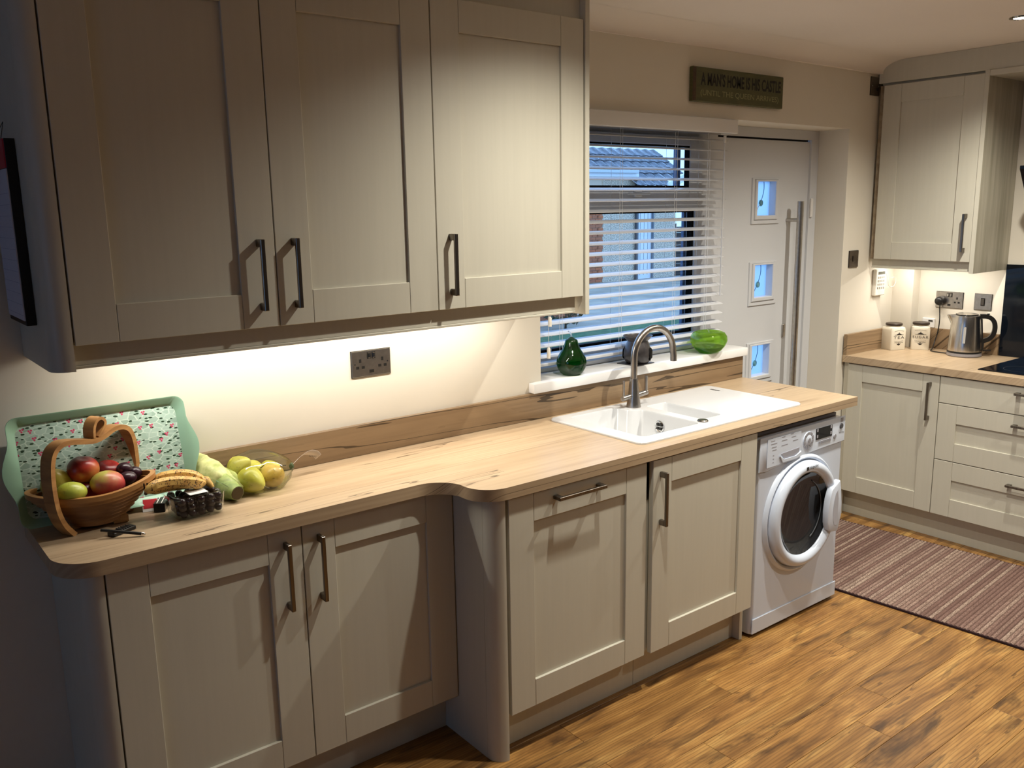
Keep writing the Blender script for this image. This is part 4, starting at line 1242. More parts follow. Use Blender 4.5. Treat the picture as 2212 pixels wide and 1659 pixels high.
fruit('apple', 'large red and yellow apple standing highest in the wooden basket', 'apple', RED, (0.034, -0.122, 1.060), (0.040, 0.040, 0.037), (0.15, 0.1, 0.2), apple_fn(0.04))
fruit('apple', 'red apple at the back of the wooden basket, beside the plums', 'apple', RED, (0.101, -0.092, 1.034), (0.036, 0.036, 0.032), (0.2, -0.2, 1.2), apple_fn(0.036))
fruit('mango', 'red-green mango at the front of the wooden basket', 'mango', MANGO, (0.080, -0.172, 1.024), (0.045, 0.036, 0.035), (0.1, 0.2, 0.1))
fruit('lime', 'small green fruit at the front rim of the wooden basket', 'lime', LIMEM, (-0.012, -0.186, 1.024), (0.038, 0.029, 0.026), (0.1, 0.15, 0.0))
fruit('plum', 'dark plum on top at the right end of the basket', 'plum', PLUM, (0.134, -0.130, 1.044), (0.021, 0.020, 0.018), group='dark plums in the basket')
fruit('plum', 'dark plum touching the front rim at the basket right end', 'plum', PLUM, (0.131, -0.166, 1.028), (0.024, 0.021, 0.0175), group='dark plums in the basket')
fruit('plum', 'dark plum wedged into the far right corner of the basket', 'plum', PLUM, (0.160, -0.128, 1.028), (0.019, 0.018, 0.017), group='dark plums in the basket')
fruit('apple', 'dark red apple low in the basket, between lime and mango', 'apple', RED, (0.030, -0.150, 0.994), (0.036, 0.036, 0.033), (1.2, 0.2, 0.2), apple_fn(0.036))

# ------------------------------------------------------------------ small things on the worktop
brm = thing('black_brush', 'small black ridged brush lying in front of the basket', 'brush', (0.085, -0.262, ZW1))
def flat_slab(c, ang, L, W_, H_, bev=0.0015, z0=None):
    m = MB().box(-L / 2, L / 2, -W_ / 2, W_ / 2, 0, H_, bev)
    m.bm.transform(Matrix.Translation((c[0], c[1], (z0 if z0 is not None else ZW1 + 0.0005))) @ Matrix.Rotation(ang, 4, 'Z'))
    return m
flat_slab((0.083, -0.254), 0.45, 0.070, 0.026, 0.010).build('body', BLACKP, brm)
for k in range(5):
    c_ = Vector((0.083, -0.254)) + Vector((math.cos(0.45), math.sin(0.45))) * (-0.008 + k * 0.007)
    flat_slab(c_, 0.45, 0.002, 0.024, 0.003, 0.0005, ZW1 + 0.0105).build('ridge', mat('ridge_grey', (0.10, 0.10, 0.10), 0.4) if k == 0 else bpy.data.materials['ridge_grey'], brm)
pn = thing('ballpoint_pen', 'black pen with metal tip lying in front of the wooden basket', 'pen', (0.09, -0.29, ZW1))
pa, pb = Vector((0.060, -0.281, ZW1 + 0.0165)), Vector((0.124, -0.322, ZW1 + 0.0052))
dv = (pb - pa)
MB().tube([pa - dv * 0.45, pb - dv * 0.14], 0.0042, 12).build('barrel', BLACKP, pn, smooth=40)
MB().tube([pb - dv * 0.138, pb - dv * 0.03, pb], [0.0040, 0.0030, 0.0008], 12).build('metal_tip', CHROME, pn, smooth=40)
cardo = thing('red_leaflet', 'small red and white printed card lying by the foot of the tray', 'card', (0.196, -0.10, ZW1))
LM = Matrix.Translation((0.171, -0.128, ZW1 + 0.0012)) @ Matrix.Rotation(-0.30, 4, 'Z') @ Matrix.Rotation(1.0, 4, 'X')
m = MB().box(0, 0.040, -0.0010, 0.036, 0, 0.0008); m.bm.transform(LM); m.build('card', WHITE, cardo)
m = MB().box(0.002, 0.0385, 0.008, 0.034, 0.0009, 0.0012); m.bm.transform(LM)
m.build('red_print', mat('card_red', (0.50, 0.03, 0.04), 0.4), cardo)
bxo = thing('black_box', 'small black box with pale stripes left of the clear fruit punnet', 'box', (0.213, -0.13, ZW1))
flat_slab((0.222, -0.128), -0.45, 0.030, 0.070, 0.026).build('case', BLACKP, bxo)
for k in (-1, 1):
    c_ = Vector((0.222, -0.128)) + Vector((math.cos(-0.45), math.sin(-0.45))) * (0.006 * k)
    flat_slab(c_, -0.45, 0.0022, 0.066, 0.0004, 0, ZW1 + 0.0267).build('stripe', WHITE, bxo)

# punnet of grapes
PUN = pane_mat('clear_plastic', (0.93, 0.95, 0.94, 1), 0.06)
pu = thing('plastic_punnet', 'clear plastic punnet of dark grapes with bananas lying on its lid', 'punnet', (0.283, -0.205, ZW1))
PC = Matrix.Translation((0.284, -0.230, ZW1 + 0.0006)) @ Matrix.Rotation(0.05, 4, 'Z') @ Matrix.Diagonal((1, 1, 1.2, 1))
def shell(m, rings, close=True):
    vv = [[m.bm.verts.new(PC @ Vector((x, y, h))) for x, y in rg] for rg, h in rings]
    for a, b in zip(vv, vv[1:]):
        k = len(a)
        for i in range(k):
            j = (i + 1) % k
            m.bm.faces.new((a[i], a[j], b[j], b[i]))
    return vv
def rr(hx, hy, r): return rrect(-hx, hx, -hy, hy, r, 5)
m = MB()
vv = shell(m, [(rr(0.058, 0.048, 0.022), 0.0), (rr(0.064, 0.054, 0.026), 0.004), (rr(0.072, 0.062, 0.03), 0.052), (rr(0.078, 0.067, 0.03), 0.053)])
m.bm.faces.new(vv[0][::-1])
m.build('tub', PUN, pu, smooth=40)
m = MB()
vv = shell(m, [(rr(0.080, 0.069, 0.03), 0.0535), (rr(0.080, 0.069, 0.03), 0.0565), (rr(0.073, 0.063, 0.03), 0.057), (rr(0.070, 0.060, 0.03), 0.0545)])
m.bm.faces.new(vv[-1])
m.build('lid', PUN, pu, smooth=40)
m = MB()
m.prism(rrect(-0.030, 0.020, -0.050, 0.000, 0.004), 0.0575, 0.0579)
m.bm.transform(PC)
m.build('lid_label', WHITE, pu)
GR = fruit_mat('grape_skin', [(0.2, lin(14, 9, 14)), (0.8, lin(44, 20, 30))], rough=0.25)
gm = MB().ball((0, 0, 0), (0.0115, 0.0105, 0.0108), seg=14, rings=9).mesh('grape', GR, 60)
first = True
random.seed(3)
for lay in range(3):
    hx, hy = 0.048 + 0.004 * lay, 0.038 + 0.004 * lay
    nx, ny = 5, 4
    for i in range(nx):
        for j in range(ny):
            x = -hx + 2 * hx * i / (nx - 1) + random.uniform(-.002, .002)
            y = -hy + 2 * hy * j / (ny - 1) + random.uniform(-.002, .002)
            if abs(x) > hx * 0.95 and abs(y) > hy * 0.95: x *= 0.9; y *= 0.88
            p_ = PC @ Vector((x, y, 0.0125 + lay * 0.0145 + random.uniform(0, .002)))
            g_ = inst(gm, 'grape', None, p_, (random.uniform(0, 3), random.uniform(0, 3), 0))
            tag(g_, 'dark red grape inside the clear plastic punnet', 'grape', 'dark grapes in the punnet')

# bananas
bn = thing('banana_bunch', 'spotted ripe banana bunch lying on the lid of the punnet', 'bananas', (0.25, -0.22, 0.97))
def banana_mat():
    t = NT('banana_skin')
    p = t.pos()
    n1 = t.noise(p, 260, 2, 0.5); n2 = t.noise(p, 60, 3, 0.6)
    col = t.mix(t.ramp(n2, [(0.35, (0, 0, 0, 1)), (0.7, (1, 1, 1, 1))]), lin(206, 168, 92), lin(188, 140, 70))
    sp_ = t.math('MULTIPLY', t.math('GREATER_THAN', n1, 0.585), t.math('GREATER_THAN', n2, 0.46))
    col = t.mix(sp_, col, lin(58, 34, 16))
    t.l(col, t.b.inputs['Base Color'])
    t.b.inputs['Roughness'].default_value = 0.5
    return t.m
BAN = banana_mat()
def banana(pts, r=0.017):
    pts = smooth_path([Vector(p) for p in pts], 4)
    n = len(pts)
    rad = []
    for i in range(n):
        u = i / (n - 1)
        rad.append(r * min(1.0, 0.28 + 3.2 * u) * (1.0 if u < 0.72 else max(0.36, 1 - ((u - 0.72) / 0.28) ** 1.3 * 0.66)))
    return MB().tube(pts, rad, 7)
zl = ZW1 + 0.0655
b1_ = [(0.155, -0.240, zl + 0.022), (0.168, -0.236, zl + 0.031), (0.200, -0.232, zl + 0.036), (0.240, -0.235, zl + 0.034), (0.276, -0.240, zl + 0.026), (0.300, -0.238, zl + 0.018), (0.315, -0.228, zl + 0.018)]
b2_ = [(0.190, -0.176, zl + 0.022), (0.208, -0.178, zl + 0.034), (0.240, -0.188, zl + 0.040), (0.275, -0.200, zl + 0.038), (0.302, -0.212, zl + 0.028), (0.318, -0.222, zl + 0.020)]
b3_ = [(0.165, -0.205, zl + 0.017), (0.182, -0.206, zl + 0.019), (0.220, -0.207, zl + 0.021), (0.262, -0.214, zl + 0.020), (0.300, -0.222, zl + 0.017), (0.316, -0.225, zl + 0.018)]
for p_ in (b1_, b2_, b3_): banana(p_).build('banana', BAN, bn, smooth=50)
MB().tube([(0.306, -0.226, zl + 0.020), (0.322, -0.224, zl + 0.018), (0.330, -0.232, zl + 0.006), (0.333, -0.236, zl - 0.001)], [0.015, 0.013, 0.008, 0.006], 8).build('crown', BAN, bn, smooth=50)
for p_ in (b1_, b2_, b3_):
    MB().ball(p_[0], (0.0052, 0.0052, 0.0052), seg=8, rings=6).build('blossom_tip', STALK, bn)

# pointed leafy vegetable with a cut stem
cbg = thing('leafy_vegetable', 'pale green leafy vegetable with cut stem between punnet and pear bag', 'vegetable', (0.42, -0.13, ZW1))
CBM = mat_noise('leaf_pale', lin(158, 170, 96), lin(214, 214, 150), 30, 0.5, (1, 1, 1), 0.3)
CBG = mat_noise('leaf_green', lin(104, 128, 66), lin(160, 172, 100), 24, 0.5, (1, 1, 1), 0.3)
axv = Vector((0.4020, -0.205, 0.946)) - Vector((0.3620, -0.035, 0.970))
q_ = axv.to_track_quat('Z', 'Y').to_matrix().to_4x4()
def lump(a, s_):
    def fn(p, d):
        k = 1 + a * math.sin(7 * d.x + 3 * d.z + s_) * math.cos(5 * d.y - 4 * d.z)
        return p * k
    return fn
MB().ball((0.3750, -0.085, 0.966), (0.042, 0.050, 0.086), q_, 24, 16, lump(0.06, 1)).build('head', CBM, cbg, smooth=60)
MB().ball((0.3660, -0.050, 0.985), (0.036, 0.040, 0.056), q_, 20, 14, lump(0.10, 2.6)).build('top_leaf', CBM, cbg, smooth=60)
MB().ball((0.3940, -0.150, 0.945), (0.030, 0.038, 0.070), q_, 20, 14, lump(0.07, 4.0)).build('outer_leaf', CBG, cbg, smooth=60)
MB().ball((0.4150, -0.120, 0.950), (0.026, 0.034, 0.070), q_, 20, 14, lump(0.08, 0.3)).build('outer_leaf', CBM, cbg, smooth=60)
MB().tube([(0.3940, -0.165, 0.944), (0.4010, -0.200, 0.942), (0.4060, -0.224, 0.939)], [0.030, 0.026, 0.021], 14).build('stem', CBG, cbg, smooth=50)
e_ = MB().tube([(0.4060, -0.2238, 0.939), (0.4064, -0.2256, 0.9388)], [0.0195, 0.0190], 14)
e_.build('cut_end', mat('cut_brown', lin(74, 60, 34), 0.8), cbg)

# bag of pears
PEAR2 = fruit_mat('bag_pear', [(0.2, lin(176, 168, 60)), (0.7, lin(214, 204, 96))], speck=0.35)
PEAR3 = fruit_mat('bag_pear_warm', [(0.2, lin(186, 150, 70)), (0.7, lin(214, 188, 100))], (0.2, 0.5, 0.4), speck=0.55)
fruit('pear', 'pale yellow pear on top at the left of the clear bag', 'pear', PEAR2, (0.468, -0.090, 0.978), (0.034, 0.034, 0.036), (0.9, 0.7, 0.2), pear_fn(0.040, .03), 'pears in the clear bag')
fruit('pear', 'yellow pear at the front left of the clear bag, dark stalk end showing', 'pear', PEAR2, (0.470, -0.172, 0.9505), (0.040, 0.040, 0.040), (1.9, 0.3, 0.6), pear_fn(0.046, .036), 'pears in the clear bag', 0.044)
fruit('pear', 'orange-tinged pear at the front right of the clear bag', 'pear', PEAR3, (0.541, -0.150, 0.9490), (0.037, 0.037, 0.037), (-1.0, 0.3, 0.4), pear_fn(0.040, .034), 'pears in the clear bag')
fruit('pear', 'yellow pear half hidden at the back middle of the clear bag', 'pear', PEAR2, (0.517, -0.072, 0.9515), (0.033, 0.033, 0.032), (1.2, -0.4, 0.4), pear_fn(0.036, .03), 'pears in the clear bag', 0.034)
fruit('pear', 'yellow pear at the back right of the clear bag near the knot', 'pear', PEAR2, (0.566, -0.080, 0.9465), (0.030, 0.030, 0.030), (1.1, 0.9, 0.4), pear_fn(0.034, .028), 'pears in the clear bag', 0.033)
BAGM = pane_mat('clear_film', (0.90, 0.93, 0.86, 1), 0.2)
pb_ = thing('produce_bag', 'clear plastic bag of pears with printed tag lying against the upstand', 'bag', (0.51, -0.1, ZW1))
def bag_fn(p, d):
    k = 1 + 0.035 * math.sin(9 * d.x + 5 * d.y) * math.cos(6 * d.z + 2 * d.x)
    x = p.x * k
    tp_ = max(0.0, d.x) ** 3
    return Vector((x * (1 + 0.15 * tp_), p.y * k * (1 - 0.5 * tp_), max(p.z * k * (1 - 0.35 * tp_) - 0.004, -0.0495)))
MB().ball((0.512, -0.124, ZW1 + 0.0510), (0.102, 0.106, 0.066), Matrix.Rotation(0.12, 4, 'Z'), 28, 18, bag_fn).build('film', BAGM, pb_, smooth=60)
kx, ky, kz = 0.622, -0.112, ZW1 + 0.040
MB().ball((kx, ky, kz), (0.007, 0.009, 0.011), fn=lump(0.2, 1)).build('knot', mat('tape_green', (0.06, 0.11, 0.06), 0.4), pb_, smooth=60)
tgp = [(kx + 0.002, ky + 0.001, kz + 0.004), (kx + 0.035, ky + 0.012, kz + 0.022), (kx + 0.062, ky + 0.016, kz + 0.030), (kx + 0.088, ky + 0.018, kz + 0.022), (kx + 0.100, ky + 0.018, kz + 0.008)]
tgp = smooth_path([Vector(p) for p in tgp], 4)
m = MB()
rw = []
for i, p_ in enumerate(tgp):
    wd_ = 0.004 + 0.030 * min(1, i / (len(tgp) * 0.55))
    dz_ = Vector((0.25, -0.75, 0.60)).normalized() * wd_ / 2
    rw.append((m.bm.verts.new(p_ + dz_), m.bm.verts.new(p_ - dz_)))
for a, b in zip(rw, rw[1:]): m.bm.faces.new((a[0], b[0], b[1], a[1]))
to = m.build('paper_tag', mat('tag_white', (0.62, 0.55, 0.50), 0.6), pb_, smooth=60)
sm_ = to.modifiers.new('thick', 'SOLIDIFY'); sm_.thickness = 0.0005
lettering('lettering', 'PEARS', PRINTD, pb_, (kx + 0.066, ky + 0.0045, kz + 0.0245), (0.9, 0.05, -0.30), (-0.25, 0.70, -0.65), 0.024, 0.009, -0.0006)

# ------------------------------------------------------------------ window sill ornaments
def green_glass(name, c, body=0.30):
    t = NT(name)
    tr = t.n('ShaderNodeBsdfTransparent', Color=c)
    tl = t.n('ShaderNodeBsdfTranslucent', Color=c)
    gl = t.n('ShaderNodeBsdfGlossy', Roughness=0.03)
    lw = t.n('ShaderNodeLayerWeight', Blend=0.35)
    m1 = t.n('ShaderNodeMixShader', Fac=body); m2 = t.n('ShaderNodeMixShader')
    t.l(tr.outputs[0], m1.inputs[1]); t.l(tl.outputs[0], m1.inputs[2])
    t.l(t.math('ADD', 0.03, t.math('MULTIPLY', lw.outputs['Fresnel'], 0.45)), m2.inputs[0])
    t.l(m1.outputs[0], m2.inputs[1]); t.l(gl.outputs[0], m2.inputs[2])
    t.l(m2.outputs[0], t.out.inputs['Surface'])
    return t.m
GPEAR = green_glass('green_glass_dark', (0.03, 0.24, 0.06, 1))
GAPP = green_glass('green_glass_light', (0.58, 0.82, 0.22, 1))
CLEAR = mat('clear_glass', (0.9, 0.95, 1.0), 0.03, trans=0.9)
gp = thing('glass_pear', 'dark green glass pear ornament on the left of the window sill', 'ornament', (1.905, 0.020, 1.0565))
prof = [(0.0, 0.0), (0.034, 0.0), (0.045, 0.008), (0.057, 0.028), (0.0615, 0.050), (0.058, 0.070), (0.048, 0.088), (0.038, 0.103), (0.031, 0.118), (0.027, 0.132), (0.0245, 0.141), (0.018, 0.146), (0.0, 0.146)]
MB().lathe(prof, (1.905, 0.020, 1.0565), 36).build('body', GPEAR, gp, smooth=60)
MB().lathe([(0.018, 0.1455), (0.010, 0.152), (0.005, 0.155), (0, 0.155)], (1.905, 0.020, 1.0565), 16).build('collar', mat('collar_dark', (0.01, 0.03, 0.015), 0.3), gp, smooth=60)
MB().tube([(1.905, 0.020, 1.211), (1.904, 0.020, 1.220), (1.897, 0.020, 1.230), (1.888, 0.020, 1.235)], [0.0034, 0.0032, 0.0028, 0.0022], 10).build('stem', CLEAR, gp, smooth=60)
ga = thing('glass_apple', 'bright green glass apple ornament on the right of the window sill', 'ornament', (2.735, -0.002, 1.0565))
prof = [(0.0, 0.0), (0.044, 0.0), (0.062, 0.012), (0.080, 0.034), (0.0885, 0.056), (0.0865, 0.076), (0.075, 0.092), (0.058, 0.099), (0.046, 0.097), (0.040, 0.093), (0.0, 0.089)]
prof = [(a * 0.95, b) for a, b in prof]
MB().lathe(prof, (2.735, -0.002, 1.0565), 40).build('body', GAPP, ga, smooth=60)
MB().lathe([(0.0, 0.0035), (0.040, 0.0035), (0.056, 0.014), (0.070, 0.030), (0.0, 0.034)], (2.735, -0.002, 1.0565), 40).build('thick_base', green_glass('green_glass_base', (0.16, 0.40, 0.08, 1), 0.6), ga, smooth=60)
MB().tube([(2.735, -0.002, 1.1462), (2.733, -0.002, 1.156), (2.727, -0.002, 1.166)], [0.004, 0.0036, 0.003], 10).build('stem', CLEAR, ga, smooth=60)
OB = mat_noise('burner_glaze', (0.020, 0.017, 0.017, 1), (0.060, 0.052, 0.052, 1), 25, 0.32)
obn = thing('oil_burner', 'dark glazed oil burner with dish top on the sill behind the tap', 'oil burner', (2.286, 0.018, 1.0600))
oc = (2.286, 0.018, 1.0600)
prof = [(0.0, 0.0), (0.044, 0.0), (0.054, 0.010), (0.0605, 0.030), (0.0590, 0.052), (0.052, 0.076), (0.046, 0.090), (0.044, 0.096), (0.050, 0.102), (0.064, 0.118), (0.062, 0.119), (0.052, 0.104), (0.036, 0.099), (0.0, 0.098)]
MB().lathe(prof, oc, 36).build('body', OB, obn, smooth=60)
dm_ = MB()
for an in (-1.05, 2.0):
    d_ = Vector((math.cos(an), math.sin(an), 0)); s_ = Vector((-d_.y, d_.x, 0))
    pts_ = arc(0, 0.030, 0.021, 180, 360, 8) + [(0.019, 0.055), (0.010, 0.066), (0, 0.069), (-0.010, 0.066), (-0.019, 0.055)]
    vs_ = [dm_.bm.verts.new(Vector(oc) + d_ * (0.0612 if 0.02 < b < 0.056 else 0.0565) + s_ * a + Vector((0, 0, b))) for a, b in pts_]
    vc = dm_.bm.verts.new(Vector(oc) + d_ * 0.0625 + Vector((0, 0, 0.040)))
    for i in range(len(vs_)): dm_.bm.faces.new((vs_[i], vs_[(i + 1) % len(vs_)], vc))
for dmk in [dm_]: dmk.build('tealight_opening', DARK, obn)
sm2 = MB().box(-0.060, 0.060, -0.056, 0.056, 0, 0.0030, 0.001)
sm2.bm.transform(Matrix.Translation((2.282, 0.024, 1.0565)) @ Matrix.Rotation(0.10, 4, 'Z'))
tag(sm2.build('square_coaster', mat('coaster_dark', (0.03, 0.028, 0.03), 0.3)), 'thin dark square coaster under the oil burner on the sill', 'coaster')

# ------------------------------------------------------------------ jars and kettle on the far worktop
JAR = mat('jar_cream', (0.74, 0.68, 0.56), 0.25)
LIDM = mat('lid_dark', (0.035, 0.022, 0.015), 0.4)
def jar(word, label, x, y, ang, s, h, dw):
    t_ = thing('storage_jar', label, 'jar', (x, y, ZW1), 'lettered storage jars')
    T = Matrix.Translation((x, y, ZW1 + 0.0006)) @ Matrix.Rotation(ang, 4, 'Z')
    m = MB()
    R_ = [(s * 0.50, 0.010, 0.0), (s * 0.51, 0.010, 0.003), (s * 0.51, 0.010, h * 0.80), (s * 0.485, 0.014, h * 0.90), (s * 0.40, s * 0.39, h * 0.955), (s * 0.40, s * 0.39, h * 0.985)]
    vv = [[m.bm.verts.new(T @ Vector((a, b, z))) for a, b in rrect(-hx, hx, -hx, hx, r_, 5)] for hx, r_, z in R_]
    for a, b in zip(vv, vv[1:]):
        k = len(a)
        for i in range(k): m.bm.faces.new((a[i], a[(i + 1) % k], b[(i + 1) % k], b[i]))
    m.bm.faces.new(vv[0][::-1]); m.bm.faces.new(vv[-1])
    m.build('body', JAR, t_, smooth=40)
    MB().lathe([(0, h * 0.986), (s * 0.46, h * 0.986), (s * 0.475, h * 1.00), (s * 0.475, h * 1.055), (s * 0.45, h * 1.075), (0, h * 1.08)], (x, y, ZW1), 32).build('lid', LIDM, t_, smooth=40)
    ux = T.to_3x3() @ Vector((1, 0, 0)); nf = T.to_3x3() @ Vector((0, -1, 0))
    f0 = Vector((x, y, ZW1)) + nf * (s * 0.51 + 0.0004)
    lettering('lettering', word, PRINTD, t_, f0 - ux * dw / 2 + Vector((0, 0, h * 0.46)), ux, (0, 0, 1), dw, h * 0.105, 0.0003, 0.0, 1.25)
    om = MB()
    def orn(pts):
        vs_ = [om.bm.verts.new(f0 + ux * a + Vector((0, 0, h * b)) + nf * 0.0004) for a, b in pts]
        om.bm.faces.new(vs_)
    k = s * 0.30
    orn([(-k, 0.615), (-k, 0.63), (k, 0.63), (k, 0.615)])
    orn([(-k * 0.62, 0.63), (-k * 0.4, 0.66), (0, 0.70), (k * 0.4, 0.66), (k * 0.62, 0.63)])
    orn([(-0.002, 0.70), (0, 0.745), (0.002, 0.70)])
    orn([(-k, 0.305), (-k, 0.315), (k, 0.315), (k, 0.305)])
    orn([(-k * 0.5, 0.27), (-k * 0.25, 0.215), (0, 0.19), (k * 0.25, 0.215), (k * 0.5, 0.27), (0, 0.25)])
    orn([(-0.0022, 0.25), (-0.0022, 0.30), (0.0022, 0.30), (0.0022, 0.25)])
    for i in range(7):
        a0 = k * 1.05 * (-1 + 2 * i / 7); a1 = k * 1.05 * (-1 + 2 * (i + 0.8) / 7)
        za = 0.375 - 0.03 * (1 - ((a0 + a1) / 2 / k) ** 2); zb_ = 0.76 + 0.035 * (1 - ((a0 + a1) / 2 / k) ** 2)
        orn([(a0, za), (a0, za + 0.009), (a1, za + 0.009), (a1, za)])
        orn([(a0, zb_), (a0, zb_ + 0.009), (a1, zb_ + 0.009), (a1, zb_)])
    tag(om.build('printed_ornament', PRINTD, t_), kind='stuff')
    return t_
jar('TEA', 'cream square jar with dark lid, lettered TEA, nearest the corner', 4.268, -0.062, math.radians(-24), 0.094, 0.137, 0.068)
jar('SUGAR', 'cream square jar with dark lid, lettered SUGAR, left of the kettle', 4.380, -0.160, math.radians(-62), 0.094, 0.140, 0.080)
sbx = thing('air_freshener', 'small white box standing on the upstand behind the sugar jar', 'box', (4.452, -0.17, 1.0242))
MB().box(4.444, 4.4595, -0.200, -0.130, 1.0242, 1.078, 0.003).build('case', WHITE, sbx)
MB().box(4.442, 4.4438, -0.192, -0.168, 1.060, 1.068).build('dark_mark', PRINTD, sbx)

kt = thing('kettle', 'brushed steel jug kettle with black handle beside the black hob', 'kettle', (4.325, -0.432, ZW1))
kc = (4.325, -0.432, ZW1 + 0.0006)
MB().lathe([(0, 0), (0.083, 0), (0.086, 0.004), (0.085, 0.018), (0.0, 0.018)], kc, 40).build('power_base', mat('base_grey', (0.30, 0.28, 0.29), 0.3), kt, smooth=40)
MB().lathe([(0.082, 0.0182), (0.0845, 0.022), (0.0835, 0.028), (0.0, 0.028)], kc, 40).build('dark_band', BLACKP, kt, smooth=40)
kb = MB().lathe([(0.083, 0.0282), (0.0832, 0.034), (0.081, 0.070), (0.077, 0.120), (0.072, 0.170), (0.0675, 0.210), (0.066, 0.216), (0.050, 0.219), (0, 0.219)], kc, 48)
# pull a spout out of the top towards the left of the picture
sd = Vector((-0.52, 0.85, 0)).normalized()
for v in kb.bm.verts:
    p_ = v.co - Vector(kc)
    if p_.z > 0.165 and p_.z < 0.218:
        r_ = Vector((p_.x, p_.y, 0))
        if r_.length > 0.06:
            c_ = r_.normalized().dot(sd)
            if c_ > 0.86:
                v.co += sd * 0.026 * ((c_ - 0.86) / 0.14) * (p_.z - 0.165) / 0.045
kb.build('jug', KETTLE, kt, smooth=40)
MB().lathe([(0.0, 0.2275), (0.040, 0.2275), (0.050, 0.224), (0.052, 0.2192)], kc, 36).build('lid', STEEL, kt, smooth=40)
MB().lathe([(0.0545, 0.2192), (0.0545, 0.2225), (0.0523, 0.2225), (0.0523, 0.2192)], kc, 36, closed=True).build('lid_ring', BLACKP, kt, smooth=40)
hdv = Vector((0.50, -0.866, 0))
hpz = [(0.062, 0.212), (0.090, 0.212), (0.115, 0.203), (0.131, 0.182), (0.136, 0.150), (0.130, 0.118), (0.112, 0.094), (0.092, 0.084), (0.080, 0.076), (0.079, 0.045)]
hpp = smooth_path([Vector((a, b, 0)) for a, b in hpz], 4)
rib = []
sdv = Vector((0.866, 0.50, 0))
for i, a in enumerate(hpp):
    tg = (hpp[min(i + 1, len(hpp) - 1)] - hpp[max(i - 1, 0)]).normalized()
    nr = Vector((-tg.y, tg.x))
    rib.append((Vector(kc) + hdv * a.x + Vector((0, 0, a.y)), sdv, hdv * nr.x + Vector((0, 0, nr.y))))
MB().ribbon(rib, 0.024, 0.022).build('handle', BLACKP, kt, smooth=50)
rib = [(Vector(kc) + hdv * (0.0855 - 0.016 * u) + Vector((0, 0, 0.035 + 0.165 * u)), sdv, hdv) for u in [i / 8 for i in range(9)]]
MB().ribbon(rib, 0.030, 0.008).build('handle_spine', BLACKP, kt, smooth=50)
gd = Vector((-0.93, -0.36, 0)).normalized(); gs = Vector((-gd.y, gd.x, 0))
rib = [(Vector(kc) + gd * (0.0815 - 0.0095 * u) + Vector((0, 0, 0.075 + 0.085 * u)), gs, gd) for u in [i / 6 for i in range(7)]]
MB().ribbon(rib, 0.012, 0.0030).build('water_gauge', mat('gauge_grey', (0.45, 0.44, 0.42), 0.15), kt, smooth=50)
MB().ribbon([(Vector(kc) + hdv * 0.088 + Vector((0, 0, 0.030)), sdv, Vector((0, 0, 1))), (Vector(kc) + hdv * 0.125 + Vector((0, 0, 0.033)), sdv, Vector((0, 0, 1)))], 0.022, 0.007).build('switch_lever', BLACKP, kt)
MB().ball(Vector(kc) + hdv * 0.100 + Vector((0, 0, 0.2245)), (0.008, 0.008, 0.004), seg=12, rings=8).build('lid_button', BLACKP, kt, smooth=60)
# plug and flex
pgo = thing('plug_and_flex', 'black plug in the far socket with its flex running down to the kettle', 'plug', (4.44, -0.23, 1.175))
FY = lambda p, d_, q: (XW - d_, -0.228 - p, 1.178 + q)
mpl = MB().lathe([(0.0, 0.045), (0.016, 0.043), (0.023, 0.034), (0.026, 0.018), (0.0265, 0.0)], (XW - 0.0068, -0.228, 1.180), 24, Matrix.Rotation(-PI / 2, 4, 'Y'))
mpl.build('plug', BLACKP, pgo, smooth=50)
fx = [(XW - 0.022, -0.228, 1.156), (XW - 0.020, -0.228, 1.13), (XW - 0.018, -0.231, 1.07), (XW - 0.026, -0.229, 1.00), (XW - 0.045, -0.226, 0.955), (XW - 0.080, -0.234, 0.922), (XW - 0.11, -0.240, 0.9145), (XW - 0.135, -0.256, 0.9140), (XW - 0.148, -0.29, 0.9140), (XW - 0.150, -0.335, 0.9140), (XW - 0.148, -0.352, 0.9145)]
MB().tube(smooth_path([Vector(p) for p in fx], 5), 0.0030, 8).build('flex', BLACKP, pgo, smooth=50)

